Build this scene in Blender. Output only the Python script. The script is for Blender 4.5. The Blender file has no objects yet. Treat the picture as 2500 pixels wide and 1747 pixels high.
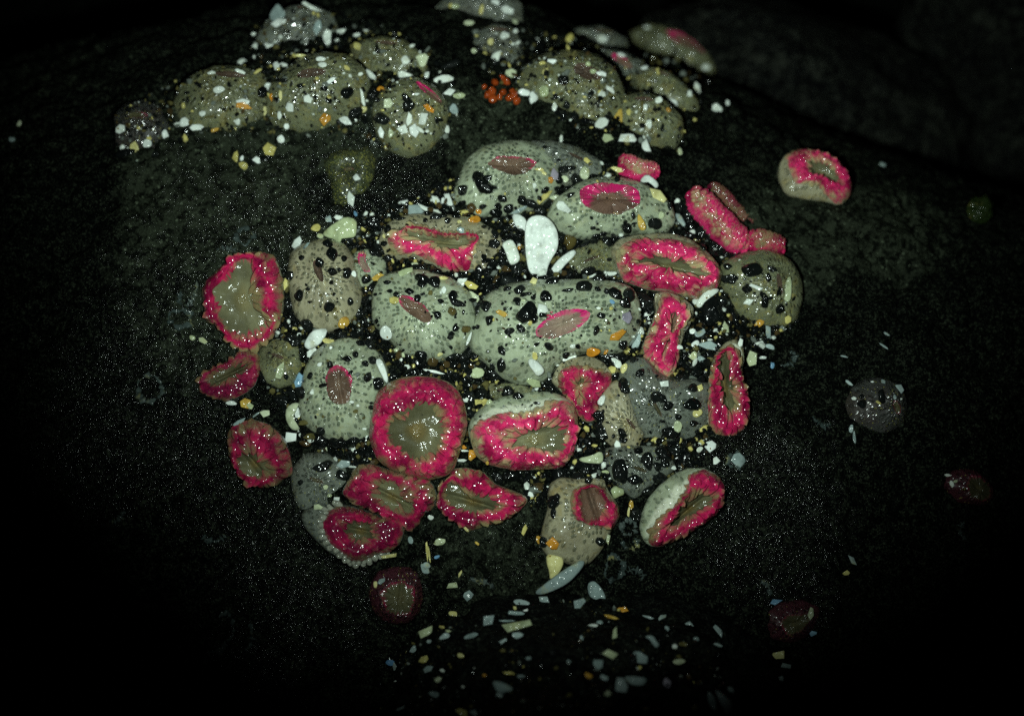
import bpy, math, random
import numpy as np
from mathutils import Vector, Matrix
from mathutils.bvhtree import BVHTree

# ------------------------------------------------------------------ camera, sky, lamps, exposure
S = bpy.context.scene
COL = S.collection
S.unit_settings.scale_length = 0.01            # one unit is one centimetre
DIST, PITCH, SPAN = 40.0, math.radians(50), 25.0
SRCW, SRCH = 2500.0, 1747.0
cam_d = bpy.data.cameras.new('camera')
cam = bpy.data.objects.new('camera', cam_d); COL.objects.link(cam); S.camera = cam
CAM = Vector((0, -DIST * math.cos(PITCH), DIST * math.sin(PITCH)))
cam.location = CAM
cam.rotation_euler = (math.radians(90) - PITCH, 0, 0)
cam_d.sensor_width = 36; cam_d.lens = 36 * DIST / SPAN
cam_d.clip_start = 0.5; cam_d.clip_end = 500
cam_d.dof.use_dof = True; cam_d.dof.focus_distance = 39.6; cam_d.dof.aperture_fstop = 0.075
FWD = Vector((0, math.cos(PITCH), -math.sin(PITCH)))
UP = Vector((0, math.sin(PITCH), math.cos(PITCH)))
RT = Vector((1, 0, 0))

SUN_EL, SUN_ROT = math.radians(-4), math.radians(200)
W = bpy.data.worlds.new('World'); S.world = W; W.use_nodes = True
nt = W.node_tree; nt.nodes.clear()
sky = nt.nodes.new('ShaderNodeTexSky'); sky.sky_type = 'NISHITA'; sky.sun_disc = False
sky.sun_elevation = SUN_EL; sky.sun_rotation = SUN_ROT
bg = nt.nodes.new('ShaderNodeBackground'); bg.inputs['Strength'].default_value = 0.05
wo = nt.nodes.new('ShaderNodeOutputWorld')
nt.links.new(sky.outputs[0], bg.inputs[0]); nt.links.new(bg.outputs[0], wo.inputs[0])

# the hand torch that lights the rock at night
td = bpy.data.lights.new('torch', 'SPOT')
torch = bpy.data.objects.new('torch', td); COL.objects.link(torch)
torch.location = (-1.1, -17.5, 22.0)
aim = Vector((0.6, 5.2, 1.9))
torch.rotation_euler = (aim - torch.location).to_track_quat('-Z', 'Y').to_euler()
td.energy = 44500; td.color = (0.84, 1.0, 0.91)
td.spot_size = math.radians(59); td.spot_blend = 1.0; td.shadow_soft_size = 0.35

S.view_settings.view_transform = 'Standard'; S.view_settings.look = 'None'
S.view_settings.exposure = 0; S.view_settings.gamma = 1
S.cycles.use_denoising = False
S.cycles.max_bounces = 6; S.cycles.diffuse_bounces = 2; S.cycles.glossy_bounces = 2
S.cycles.sample_clamp_direct = 0; S.cycles.sample_clamp_indirect = 3

rng = random.Random(11)
nrng = np.random.default_rng(5)

# ------------------------------------------------------------------ helpers
def ray(sx, sy):
    k = SPAN / SRCW / DIST
    d = FWD + RT * ((sx - SRCW / 2) * k) + UP * ((SRCH / 2 - sy) * k)
    return d.normalized()

def hash3(ix, iy, iz):
    h = (ix.astype(np.int64) * 374761393 + iy.astype(np.int64) * 668265263 + iz.astype(np.int64) * 2147483647) & 0xffffffff
    h = ((h ^ (h >> 13)) * 1274126177) & 0xffffffff
    h = (h ^ (h >> 16)) & 0xffff
    return h / 65535.0

def noise3(p):
    i = np.floor(p); f = p - i; u = f * f * (3 - 2 * f)
    r = 0
    for a in (0, 1):
        for b in (0, 1):
            for c in (0, 1):
                w = (u[..., 0] if a else 1 - u[..., 0]) * (u[..., 1] if b else 1 - u[..., 1]) * (u[..., 2] if c else 1 - u[..., 2])
                r = r + w * hash3(i[..., 0] + a, i[..., 1] + b, i[..., 2] + c)
    return r * 2 - 1

def fbm(p, n=4):
    r = 0; a = 1.0; p = np.asarray(p, float)
    for k in range(n):
        r = r + a * noise3(p + 17.3 * k); p = p * 2.03; a *= 0.5
    return r

def mesh_obj(name, verts, faces, mat, parent=None, attrs=None, smooth=True, mats=None, midx=None):
    me = bpy.data.meshes.new(name)
    me.from_pydata([tuple(v) for v in verts] if not isinstance(verts, np.ndarray) else verts.tolist(), [], faces if isinstance(faces, list) else faces.tolist())
    if smooth:
        me.polygons.foreach_set('use_smooth', [True] * len(me.polygons))
    for m in (mats or [mat]):
        me.materials.append(m)
    if midx is not None:
        me.polygons.foreach_set('material_index', midx)
    for k, v in (attrs or {}).items():
        v = np.asarray(v, float)
        if v.ndim == 1:
            at = me.attributes.new(k, 'FLOAT', 'POINT'); at.data.foreach_set('value', v.ravel())
        else:
            at = me.attributes.new(k, 'FLOAT_VECTOR', 'POINT'); at.data.foreach_set('vector', v.ravel())
    me.update()
    o = bpy.data.objects.new(name, me); COL.objects.link(o)
    if parent is not None:
        o.parent = parent; o.matrix_parent_inverse = parent.matrix_world.inverted()
    return o

def tag(o, label=None, cat=None, group=None, kind=None):
    if label: o['label'] = label
    if cat: o['category'] = cat
    if group: o['group'] = group
    if kind: o['kind'] = kind
    return o

def grid_faces(nr, nc, wrap=True, flip=False, off=0):
    f = []
    for r in range(nr - 1):
        for c in range(nc if wrap else nc - 1):
            c2 = (c + 1) % nc
            q = (off + r * nc + c, off + r * nc + c2, off + (r + 1) * nc + c2, off + (r + 1) * nc + c)
            f.append(q[::-1] if flip else q)
    return f

# ------------------------------------------------------------------ materials
class NT:
    def __init__(s, name):
        s.m = bpy.data.materials.new(name); s.m.use_nodes = True
        s.t = s.m.node_tree; s.t.nodes.clear()
        s.out = s.t.nodes.new('ShaderNodeOutputMaterial')
        s.b = s.t.nodes.new('ShaderNodeBsdfPrincipled')
        s.t.links.new(s.b.outputs[0], s.out.inputs[0])
    def n(s, typ, **kw):
        x = s.t.nodes.new(typ)
        for k, v in kw.items():
            setattr(x, k, v)
        return x
    def l(s, a, b): s.t.links.new(a, b)
    def set(s, k, v):
        i = s.b.inputs[k]
        if hasattr(v, 'is_linked'): s.l(v, i)
        else: i.default_value = v
    def attr(s, name, out='Vector'):
        return s.n('ShaderNodeAttribute', attribute_name=name).outputs[out]
    def co(s): return s.n('ShaderNodeNewGeometry').outputs['Position']
    def obj(s): return s.n('ShaderNodeTexCoord').outputs['Object']
    def rand(s): return s.n('ShaderNodeObjectInfo').outputs['Random']
    def noise(s, vec, scale, detail=3, rough=0.55, out='Fac'):
        x = s.n('ShaderNodeTexNoise'); x.inputs['Scale'].default_value = scale
        x.inputs['Detail'].default_value = detail; x.inputs['Roughness'].default_value = rough
        if vec is not None: s.l(vec, x.inputs['Vector'])
        return x.outputs[out]
    def vor(s, vec, scale, out='Distance', feature='F1', rnd=1.0):
        x = s.n('ShaderNodeTexVoronoi', feature=feature); x.inputs['Scale'].default_value = scale
        x.inputs['Randomness'].default_value = rnd
        if vec is not None: s.l(vec, x.inputs['Vector'])
        return x.outputs[out]
    def ramp(s, fac, stops, interp='LINEAR'):
        x = s.n('ShaderNodeValToRGB'); cr = x.color_ramp; cr.interpolation = interp
        while len(cr.elements) < len(stops): cr.elements.new(0.5)
        for e, (p, c) in zip(cr.elements, stops):
            e.position = p; e.color = (*c, 1) if len(c) == 3 else c
        s.l(fac, x.inputs[0]); return x.outputs[0]
    def sm(s, v, a, b, lo=0.0, hi=1.0):
        x = s.n('ShaderNodeMapRange', interpolation_type='SMOOTHSTEP')
        for k, q in zip(('From Min', 'From Max', 'To Min', 'To Max'), (a, b, lo, hi)): x.inputs[k].default_value = q
        s.l(v, x.inputs['Value']); return x.outputs[0]
    def math(s, op, a, b=None, c=None):
        x = s.n('ShaderNodeMath', operation=op)
        for i, v in enumerate((a, b, c)):
            if v is None: continue
            if hasattr(v, 'is_linked'): s.l(v, x.inputs[i])
            else: x.inputs[i].default_value = v
        return x.outputs[0]
    def mix(s, fac, a, b, blend='MIX'):
        x = s.n('ShaderNodeMix', data_type='RGBA', blend_type=blend)
        for i, v in ((0, fac), (6, a), (7, b)):
            if hasattr(v, 'is_linked'): s.l(v, x.inputs[i])
            else: x.inputs[i].default_value = v if i == 0 else ((*v, 1) if len(v) == 3 else v)
        return x.outputs[2]
    def bump(s, h, dist, strength=1.0, prev=None):
        x = s.n('ShaderNodeBump'); x.inputs['Distance'].default_value = dist; x.inputs['Strength'].default_value = strength
        s.l(h, x.inputs['Height'])
        if prev is not None: s.l(prev, x.inputs['Normal'])
        return x.outputs[0]

def beads(t, co, spacing, curv):
    """height of a film broken into shallow beads: spacing and radius of curvature in cm"""
    d = t.vor(co, 1.0 / spacing)
    return t.math('MULTIPLY', t.math('MULTIPLY', d, d), -spacing * spacing / (2 * curv))
def wet(t, co, spacing=0.13, curv=0.3, coat=1.0, rough=0.13, base=None, patchy=True):
    """the wet film: each bead throws its own small glint of the torch"""
    nb = t.bump(beads(t, co, spacing, curv), 1.0, 1.0, base)
    t.set('Coat Roughness', rough); t.set('Coat IOR', 1.45)
    if patchy: t.set('Coat Weight', t.math('MULTIPLY', t.sm(t.noise(co, 1.3, 3), 0.28, 0.5), coat))
    else: t.set('Coat Weight', coat)
    t.l(nb, t.b.inputs['Coat Normal'])

def m_rock(name, base, olive, glint=1.0, bsp=0.24, bcv=0.44, rough=0.13):
    t = NT(name); co = t.co()
    big = t.noise(co, 0.35, 5, 0.6); mid = t.noise(co, 1.3, 6, 0.65); fine = t.noise(co, 9, 4, 0.7)
    cv = t.attr('cover', 'Fac'); gl = t.attr('glit', 'Fac')
    ff = t.math('ADD', t.math('MULTIPLY', big, 0.25), t.math('ADD', t.math('MULTIPLY', t.noise(co, 1.1, 8, 0.78), 0.75), t.math('MULTIPLY', cv, 0.34)))
    c = t.mix(t.sm(ff, 0.49, 0.63), base, olive)
    c = t.mix(t.sm(mid, 0.46, 0.7, 0, 0.75), c, tuple(x * 0.25 for x in base))
    c = t.mix(t.sm(fine, 0.5, 0.75, 0, 0.8), c, tuple(x * 2.2 for x in olive))
    c = t.mix(t.sm(t.noise(co, 22, 3, 0.7), 0.52, 0.68, 0, 0.7), c, tuple(x * 2.6 for x in olive))
    c = t.mix(t.sm(t.noise(co, 4.2, 6, 0.75), 0.49, 0.56, 0, 0.85), c, tuple(x * 0.5 for x in base))  # dark flecks in the colour stand in for shade in pits
    gpat = t.sm(ff, 0.46, 0.64)
    gr = t.vor(co, 13, 'Color'); gv = t.math('MULTIPLY', t.math('GREATER_THAN', gr, 0.82), t.math('LESS_THAN', t.vor(co, 13), 0.45))
    c = t.mix(t.math('MULTIPLY', gv, t.math('MULTIPLY', gpat, 0.7)), c, tuple(4.2 * x for x in olive))
    gr2 = t.vor(co, 8, 'Color'); gv2 = t.math('MULTIPLY', t.math('GREATER_THAN', gr2, 0.9), t.math('LESS_THAN', t.vor(co, 8), 0.33))
    c = t.mix(t.math('MULTIPLY', gv2, t.math('MULTIPLY', gpat, 0.6)), c, tuple(5.5 * x for x in olive))
    t.set('Base Color', c); t.set('Roughness', 0.6); t.set('Specular IOR Level', 0.03)
    hh = t.math('ADD', t.math('MULTIPLY', mid, 1.0), t.math('MULTIPLY', fine, 0.35))
    nb = t.bump(hh, 0.42, 1.0); t.l(nb, t.b.inputs['Normal'])
    patch = t.sm(t.math('ADD', t.math('MULTIPLY', t.noise(co, 1.6, 5, 0.7), 0.8), t.math('MULTIPLY', gl, 0.30)), 0.48, 0.72)
    bb = t.bump(beads(t, co, bsp, bcv), 1.0, 1.0, nb)
    t.set('Coat Weight', t.math('MULTIPLY', patch, glint)); t.set('Coat Roughness', rough)
    t.l(bb, t.b.inputs['Coat Normal'])
    return t.m

def m_column(name, pale, dark, stain, stain_amt, spec_amt, sc=1.0, spotamt=1.0):
    t = NT(name); co = t.co(); sp = t.attr('spot')
    v = t.vor(sp, 8.2 * sc, rnd=0.55); rc = t.vor(sp, 8.2 * sc, 'Color', rnd=0.55)
    wob = t.math('MULTIPLY', t.noise(sp, 18, 2), 0.2)
    rm_ = t.attr('rimd', 'Fac'); inv = t.math('SUBTRACT', 1.0, rm_)
    v = t.math('SUBTRACT', v, t.math('MULTIPLY', t.math('MULTIPLY', inv, inv), 0.10))
    spot = t.sm(t.math('ADD', v, wob), 0.28, 0.54, 1, 0)
    spot = t.math('MULTIPLY', spot, t.math('MULTIPLY_ADD', t.math('GREATER_THAN', rc, 0.08), 0.85, 0.0))
    n1 = t.noise(co, 1.6, 4)
    c0 = t.mix(t.sm(n1, 0.35, 0.7), pale, tuple(0.72 * x for x in pale))
    c0 = t.mix(t.sm(t.noise(co, 2.1, 5, 0.7), 0.5, 0.72, 0, stain_amt), c0, stain)
    c0 = t.mix(t.sm(t.noise(co, 0.8, 4), 0.48, 0.68, 0, 0.65), c0, tuple(0.62 * x + y for x, y in zip(pale, (0.012, 0.003, 0.0))))
    c = t.mix(t.math('MULTIPLY', spot, t.math('MULTIPLY', t.sm(rm_, 0.2, 0.9, 1.0, 0.6), spotamt)), c0, dark)
    g1 = t.vor(co, 17, 'Color'); gd = t.vor(co, 17)
    c = t.mix(t.attr('band', 'Fac'), c, (0.50, 0.52, 0.41))
    k = t.math('MULTIPLY', t.math('GREATER_THAN', g1, 1.0 - 0.5 * spec_amt), t.math('LESS_THAN', gd, 0.33))
    k = t.math('MULTIPLY', k, t.sm(t.noise(co, 1.1, 3), 0.4, 0.6))
    c = t.mix(k, c, (0.012, 0.013, 0.008))
    g2 = t.vor(co, 22, 'Color'); k2 = t.math('MULTIPLY', t.math('GREATER_THAN', g2, 1.0 - 0.45 * spec_amt), t.math('LESS_THAN', t.vor(co, 22), 0.33))
    c = t.mix(t.math('MULTIPLY', k2, 0.8), c, (0.26, 0.25, 0.05))
    t.set('Base Color', c); t.set('Roughness', 0.45); t.set('Specular IOR Level', 0.2)
    t.set('Subsurface Weight', 0.6); t.set('Subsurface Radius', (0.25, 0.25, 0.18)); t.set('Subsurface Scale', 0.4)
    nb = t.bump(t.math('ADD', t.math('MULTIPLY', spot, 0.6), t.math('MULTIPLY', t.noise(co, 2.6, 2), 1.2)), 0.06, 0.8)
    t.l(nb, t.b.inputs['Normal'])
    wet(t, co, 0.20, 0.36, 1.0, 0.13, nb)
    return t.m

def m_pink(name, pink, deep, tip, tipmix=0.95):
    t = NT(name); co = t.co(); tf = t.attr('tipf', 'Fac'); rd = t.attr('rnd', 'Fac')
    p = t.mix(t.sm(t.noise(co, 1.7, 4, 0.6), 0.36, 0.60), deep, pink)
    n = t.noise(co, 1.5, 4, 0.6)
    f = t.math('ADD', t.math('MULTIPLY', tf, 0.42), t.math('ADD', t.math('MULTIPLY', rd, 0.22), t.math('MULTIPLY', n, 0.85)))
    pol = t.attr('pol'); sp = t.n('ShaderNodeSeparateXYZ'); t.l(pol, sp.inputs[0])
    sc = t.n('ShaderNodeVectorMath', operation='MULTIPLY'); t.l(pol, sc.inputs[0]); sc.inputs[1].default_value = (5, 5, 1.2)
    streak = t.noise(sc.outputs[0], 1.0, 4, 0.6)
    edge = t.math('ABSOLUTE', t.math('SUBTRACT', sp.outputs[2], 0.42))
    f = t.math('ADD', t.math('ADD', t.math('MULTIPLY', edge, 0.55), t.math('MULTIPLY', streak, 0.75)), t.math('ADD', t.math('MULTIPLY', n, 1.05), t.math('MULTIPLY', tf, 0.12)))
    c = t.mix(t.math('MULTIPLY', t.sm(f, 1.05, 1.42), tipmix), p, tip)
    c = t.mix(t.math('MULTIPLY', t.sm(tf, 0.86, 1.0), 0.4), c, tip)
    c = t.mix(t.sm(t.noise(co, 14, 3), 0.5, 0.8, 0, 0.35), c, tuple(0.6 * x for x in deep))
    t.set('Base Color', c); t.set('Roughness', 0.38)
    t.set('Subsurface Weight', 0.3); t.set('Subsurface Radius', (0.35, 0.12, 0.12)); t.set('Subsurface Scale', 0.4)
    wet(t, co, 0.22, 0.34, 1.0, 0.12)
    t.set('Specular IOR Level', 0.05)
    return t.m

def m_disc(name, rim, body, centre, rimw=0.75, side=0.0):
    t = NT(name); co = t.co(); v = t.attr('disc')
    sp = t.n('ShaderNodeSeparateXYZ'); t.l(v, sp.inputs[0]); r = sp.outputs[2]
    cb = t.n('ShaderNodeCombineXYZ'); t.l(sp.outputs[0], cb.inputs[0]); t.l(sp.outputs[1], cb.inputs[1])
    nv = t.n('ShaderNodeVectorMath', operation='NORMALIZE'); t.l(cb.outputs[0], nv.inputs[0])
    streak = t.noise(nv.outputs[0], 9, 3)
    n = t.noise(co, 1.7, 4)
    c = t.mix(t.sm(t.noise(co, 1.1, 2), 0.35, 0.65), body, tuple(0.55 * x for x in body))
    c = t.mix(t.sm(r, 0.0, 0.5, 0.75, 0.0), c, centre)
    c = t.mix(t.sm(streak, 0.5, 0.66, 0, 0.2), c, tuple(0.5 * x for x in body))
    f = t.math('ADD', r, t.math('ADD', t.math('MULTIPLY', t.math('SUBTRACT', streak, 0.5), 0.9), t.math('MULTIPLY', t.math('SUBTRACT', n, 0.5), 0.9)))
    if side: f = t.math('ADD', f, t.math('MULTIPLY', sp.outputs[1], side))
    rm = t.mix(t.sm(t.noise(nv.outputs[0], 16, 4, 0.7), 0.35, 0.65), tuple(0.42 * x for x in rim), rim)
    rm = t.mix(t.sm(t.noise(co, 2.6, 4, 0.65), 0.48, 0.7, 0, 0.7), rm, body)
    c = t.mix(t.sm(f, rimw, rimw + 0.24), c, rm)
    c = t.mix(t.sm(t.noise(co, 6, 4, 0.7), 0.5, 0.75, 0, 0.55), c, tuple(0.35 * x for x in body))
    g = t.math('MULTIPLY', t.math('GREATER_THAN', t.vor(co, 15, 'Color'), 0.9), t.math('LESS_THAN', t.vor(co, 15), 0.3))
    g = t.math('MULTIPLY', g, t.sm(t.noise(co, 2.2, 3), 0.45, 0.6))
    c = t.mix(g, c, (0.01, 0.01, 0.006))
    t.set('Base Color', c); t.set('Roughness', 0.5)
    t.set('Subsurface Weight', 0.2); t.set('Subsurface Radius', (0.25, 0.2, 0.15)); t.set('Subsurface Scale', 0.4)
    nb = t.bump(t.math('ADD', t.math('MULTIPLY', streak, 0.4), t.noise(co, 4, 4)), 0.05, 0.6); t.l(nb, t.b.inputs['Normal'])
    wet(t, co, 0.22, 0.36, 0.9, 0.12, nb)
    t.set('Specular IOR Level', 0.08)
    return t.m

def m_bit(name, a, b, speck=None, gloss=0.25, bead=0.15, sss=0.0, coat=0.8):
    t = NT(name); ob = t.obj(); co = t.co(); r = t.rand()
    c = t.mix(r, a, b)
    r2 = t.math('FRACT', t.math('MULTIPLY', r, 7.31)); c = t.mix(t.math('MULTIPLY', r2, 0.4), c, tuple(0.35 * x for x in a))
    n = t.noise(co, 4.5, 4)
    c = t.mix(t.sm(n, 0.42, 0.75, 0, 0.65), c, tuple(0.42 * x for x in a))
    if speck: c = t.mix(t.sm(t.noise(co, 1.9, 4, 0.7), 0.56, 0.72, 0, 0.55), c, (0.30, 0.27, 0.08))
    if speck:
        k = t.math('MULTIPLY', t.math('GREATER_THAN', t.vor(co, 12, 'Color'), 0.86), t.math('LESS_THAN', t.vor(co, 12), 0.3))
        k = t.math('MULTIPLY', k, t.sm(t.noise(co, 3, 2), 0.4, 0.6))
        c = t.mix(k, c, speck)
    t.set('Base Color', c); t.set('Roughness', gloss)
    if sss:
        t.set('Subsurface Weight', sss); t.set('Subsurface Radius', (0.2, 0.2, 0.18)); t.set('Subsurface Scale', 0.3)
    nb = t.bump(t.noise(co, 8, 3, 0.6), 0.035, 0.5); t.l(nb, t.b.inputs['Normal'])
    wet(t, co, 0.17, 0.26, coat, 0.12, nb, False)
    t.set('Specular IOR Level', 0.02)
    return t.m

ROCK = m_rock('wet_rock', (0.0012, 0.0016, 0.0017), (0.023, 0.0285, 0.0185), 1.0)
ROCKF = m_rock('far_wet_rock', (0.002, 0.0022, 0.003), (0.028, 0.031, 0.024), 0.8, 0.9, 1.1, 0.30)
ROCKD = m_rock('dark_wet_rock', (0.003, 0.0036, 0.0036), (0.014, 0.017, 0.0125), 0.9)
SCAR = m_bit('barnacle_scar', (0.030, 0.044, 0.042), (0.065, 0.082, 0.075), (0.01, 0.01, 0.01), 0.5, 0.10, coat=0.3)
MOSS = m_rock('sandy_moss', (0.05, 0.06, 0.025), (0.10, 0.11, 0.04), 0.9)
COLM = {
 'pale': m_column('anemone_skin_pale', (0.345, 0.39, 0.275), (0.075, 0.10, 0.065), (0.28, 0.25, 0.08), 0.35, 0.06),
 'tan': m_column('anemone_skin_tan', (0.31, 0.29, 0.19), (0.085, 0.09, 0.055), (0.27, 0.20, 0.05), 0.6, 0.14),
 'dusty': m_column('anemone_skin_dusty', (0.145, 0.155, 0.088), (0.05, 0.055, 0.035), (0.22, 0.18, 0.05), 0.7, 0.5, 0.9, 0.6),
 'moss': m_column('sand_moss_skin', (0.035, 0.043, 0.02), (0.025, 0.03, 0.015), (0.10, 0.11, 0.03), 0.8, 1.1, 1.0, 0.5),
 'grey': m_column('anemone_skin_grey', (0.125, 0.14, 0.115), (0.035, 0.042, 0.035), (0.12, 0.11, 0.05), 0.4, 0.4),
 'maroon': m_column('anemone_skin_maroon', (0.05, 0.013, 0.019), (0.02, 0.008, 0.01), (0.05, 0.03, 0.02), 0.5, 0.4),
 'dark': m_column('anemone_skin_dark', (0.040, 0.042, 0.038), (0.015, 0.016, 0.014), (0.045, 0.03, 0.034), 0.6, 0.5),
}
PINK = {
 'hot': m_pink('tentacles_hot_pink', (0.64, 0.026, 0.125), (0.26, 0.006, 0.045), (0.34, 0.30, 0.15)),
 'rose': m_pink('tentacles_dimmed_rose', (0.46, 0.013, 0.08), (0.17, 0.004, 0.032), (0.21, 0.175, 0.08)),  # deeper rose; weaker torch light on some anemones is put into it
 'wine': m_pink('tentacles_falloff_pink', (0.34, 0.011, 0.06), (0.12, 0.004, 0.026), (0.15, 0.125, 0.06)),  # torch falloff low in the colony is put into this darker pink
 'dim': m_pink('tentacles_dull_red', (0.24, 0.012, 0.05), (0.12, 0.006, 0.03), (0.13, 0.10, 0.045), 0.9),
}
DISC = {
 'green': m_disc('disc_grey_green', (0.62, 0.015, 0.10), (0.17, 0.165, 0.09), (0.22, 0.19, 0.085), 0.90),
 'olive': m_disc('disc_olive', (0.45, 0.01, 0.08), (0.12, 0.115, 0.06), (0.20, 0.14, 0.045), 0.92),
 'brown': m_disc('disc_brown', (0.30, 0.018, 0.055), (0.14, 0.085, 0.058), (0.17, 0.12, 0.085), 0.95),
 'brownpink': m_disc('disc_brown_pink_edge', (0.55, 0.016, 0.12), (0.15, 0.095, 0.065), (0.19, 0.13, 0.09), 0.84, 0.22),
 'dark': m_disc('disc_dark_brown', (0.12, 0.03, 0.03), (0.09, 0.06, 0.042), (0.10, 0.07, 0.05), 0.9),
 'magenta': m_disc('disc_magenta', (0.70, 0.02, 0.19), (0.24, 0.17, 0.13), (0.27, 0.22, 0.16), 0.66, 0.25),
 'halfpink': m_disc('disc_half_pink', (0.62, 0.018, 0.15), (0.15, 0.09, 0.065), (0.19, 0.11, 0.07), 0.62, 0.75),
 'red': m_disc('disc_dull_red', (0.20, 0.012, 0.045), (0.075, 0.07, 0.035), (0.10, 0.085, 0.04), 0.8),
}
DULL = {'olive': m_bit('olive_grain', (0.10, 0.09, 0.03), (0.14, 0.12, 0.05)), 'grey': m_bit('grey_grain', (0.12, 0.14, 0.12), (0.22, 0.24, 0.21))}
BIT = {
 'w': m_bit('white_shell', (0.66, 0.72, 0.64), (0.74, 0.80, 0.76), (0.16, 0.10, 0.03), 0.3, 0.10, 0.25, 0.4),
 'y': m_bit('yellow_shell', (0.50, 0.44, 0.13), (0.62, 0.60, 0.30), (0.2, 0.1, 0.02), 0.3, 0.10, 0.25, 0.5),
 'o': m_bit('amber_shell', (0.50, 0.20, 0.015), (0.46, 0.33, 0.07), (0.55, 0.5, 0.3), 0.22, 0.10, 0.3, 0.7),
 'g': m_bit('pale_green_shell', (0.36, 0.42, 0.23), (0.52, 0.57, 0.40), (0.1, 0.1, 0.02), 0.3, 0.10, 0.3, 0.5),
 't': m_bit('blue_grey_shell', (0.22, 0.29, 0.28), (0.34, 0.42, 0.41), (0.05, 0.06, 0.06), 0.35, 0.10, 0.2, 0.4),
 'b': m_bit('blue_shell', (0.06, 0.17, 0.33), (0.26, 0.45, 0.58), None, 0.25, 0.10, 0.1, 0.7),
 'p': m_bit('mauve_shell', (0.22, 0.20, 0.25), (0.33, 0.30, 0.35), None, 0.35, 0.10, 0.1, 0.5),
 'k': m_bit('black_pebble', (0.0035, 0.0045, 0.0045), (0.008, 0.010, 0.009), None, 0.3, 0.10, 0.0, 0.9),
 'n': m_bit('brown_pebble', (0.05, 0.032, 0.013), (0.075, 0.06, 0.018), None, 0.3, 0.10, 0.0, 0.9),
}
BEAD = m_bit('pale_tentacle_tip', (0.24, 0.25, 0.20), (0.24, 0.25, 0.20), None, 0.4, 0.1, 0.4, 0.8)
SPONGE = m_bit('orange_sponge', (0.34, 0.055, 0.008), (0.26, 0.04, 0.006), (0.1, 0.02, 0.01), 0.25, 0.10, 0.3, 0.9)
GREENA = m_bit('green_anemone_skin', (0.013, 0.022, 0.006), (0.013, 0.022, 0.006), (0.12, 0.08, 0.02), 0.4, 0.10, 0.2, 0.6)

# ------------------------------------------------------------------ frames: the enlarged views the outlines were measured in
FR = {1: (250, 0, 2.5511), 2: (1000, 0, 2.5511), 3: (450, 480, 3.2086), 4: (850, 330, 3.2086), 5: (1350, 330, 3.0613),
      6: (1350, 680, 3.2086), 7: (850, 640, 3.2086), 8: (450, 800, 3.2086), 9: (700, 1050, 3.2086), 10: (1200, 1050, 3.2086),
      11: (900, 1350, 2.296), 12: (0, 0, 3.2086), 13: (0, 500, 3.2086), 14: (0, 1100, 2.4789), 15: (1700, 0, 2.87),
      16: (1800, 500, 3.2086), 17: (1750, 1000, 2.1467)}
def px(f, x, y):
    a, b, s = FR[f]; return a + x / s, b + y / s
def P(f, s):
    return [px(f, *map(float, q.split(','))) for q in s.split()]

# ------------------------------------------------------------------ the rock
def smax(x, k=0.6): return 0.5 * (x + np.sqrt(x * x + k * k))
def rock_z(x, y, detail=True):
    s = smax(x + 0.7); l = smax(-x - 7.0)
    ye = y + 0.33 * s + 0.24 * l
    q = np.minimum(ye, 8.5)
    z = 0.50 * q - 0.028 * q * q
    e = np.maximum(ye - 8.5, 0)
    z = z + 0.05 * e - 0.075 * e * e
    z = z - 0.23 * s - 0.14 * l
    # the ledge between the two colonies
    z = z + 0.5 * np.exp(-((ye - 7.2) / 1.5) ** 2) * np.exp(-((x + 1) / 7.0) ** 4)
    z = z - 0.35 * np.exp(-((ye - 4.4) / 0.9) ** 2) * np.exp(-((x + 2.5) / 4.5) ** 4)
    if detail:
        p = np.stack([x * 0.42, y * 0.42, np.zeros_like(x)], -1)
        n = fbm(p, 5)
        # weathered streaks running with the bedding
        a = x * 0.9 + y * 0.45; b = -x * 0.45 + y * 0.9
        n2 = fbm(np.stack([a * 0.35, b * 1.5, np.full_like(x, 7.7)], -1), 4)
        n3 = np.abs(fbm(np.stack([x * 0.8, y * 0.8, np.full_like(x, 3.3)], -1), 4))
        z = z + 0.22 * n + (0.11 + 0.10 * np.clip((-x - 1) / 6, 0, 1)) * n2 - 0.30 * np.exp(-(n3 / 0.085) ** 2) + 0.10 * fbm(np.stack([x * 1.5, y * 1.5, np.full_like(x, 5.5)], -1), 3) + 0.05 * noise3(np.stack([x * 4, y * 4, x * 0], -1))
    return z
NX, NY = 520, 430
gx = np.linspace(-26, 26, NX); gy = np.linspace(-18, 22, NY)
X, Y = np.meshgrid(gx, gy)
Z = np.maximum(rock_z(X, Y), -13.5)
rv = np.stack([X, Y, Z], -1).reshape(-1, 3)
rf = grid_faces(NY, NX, wrap=False)
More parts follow.
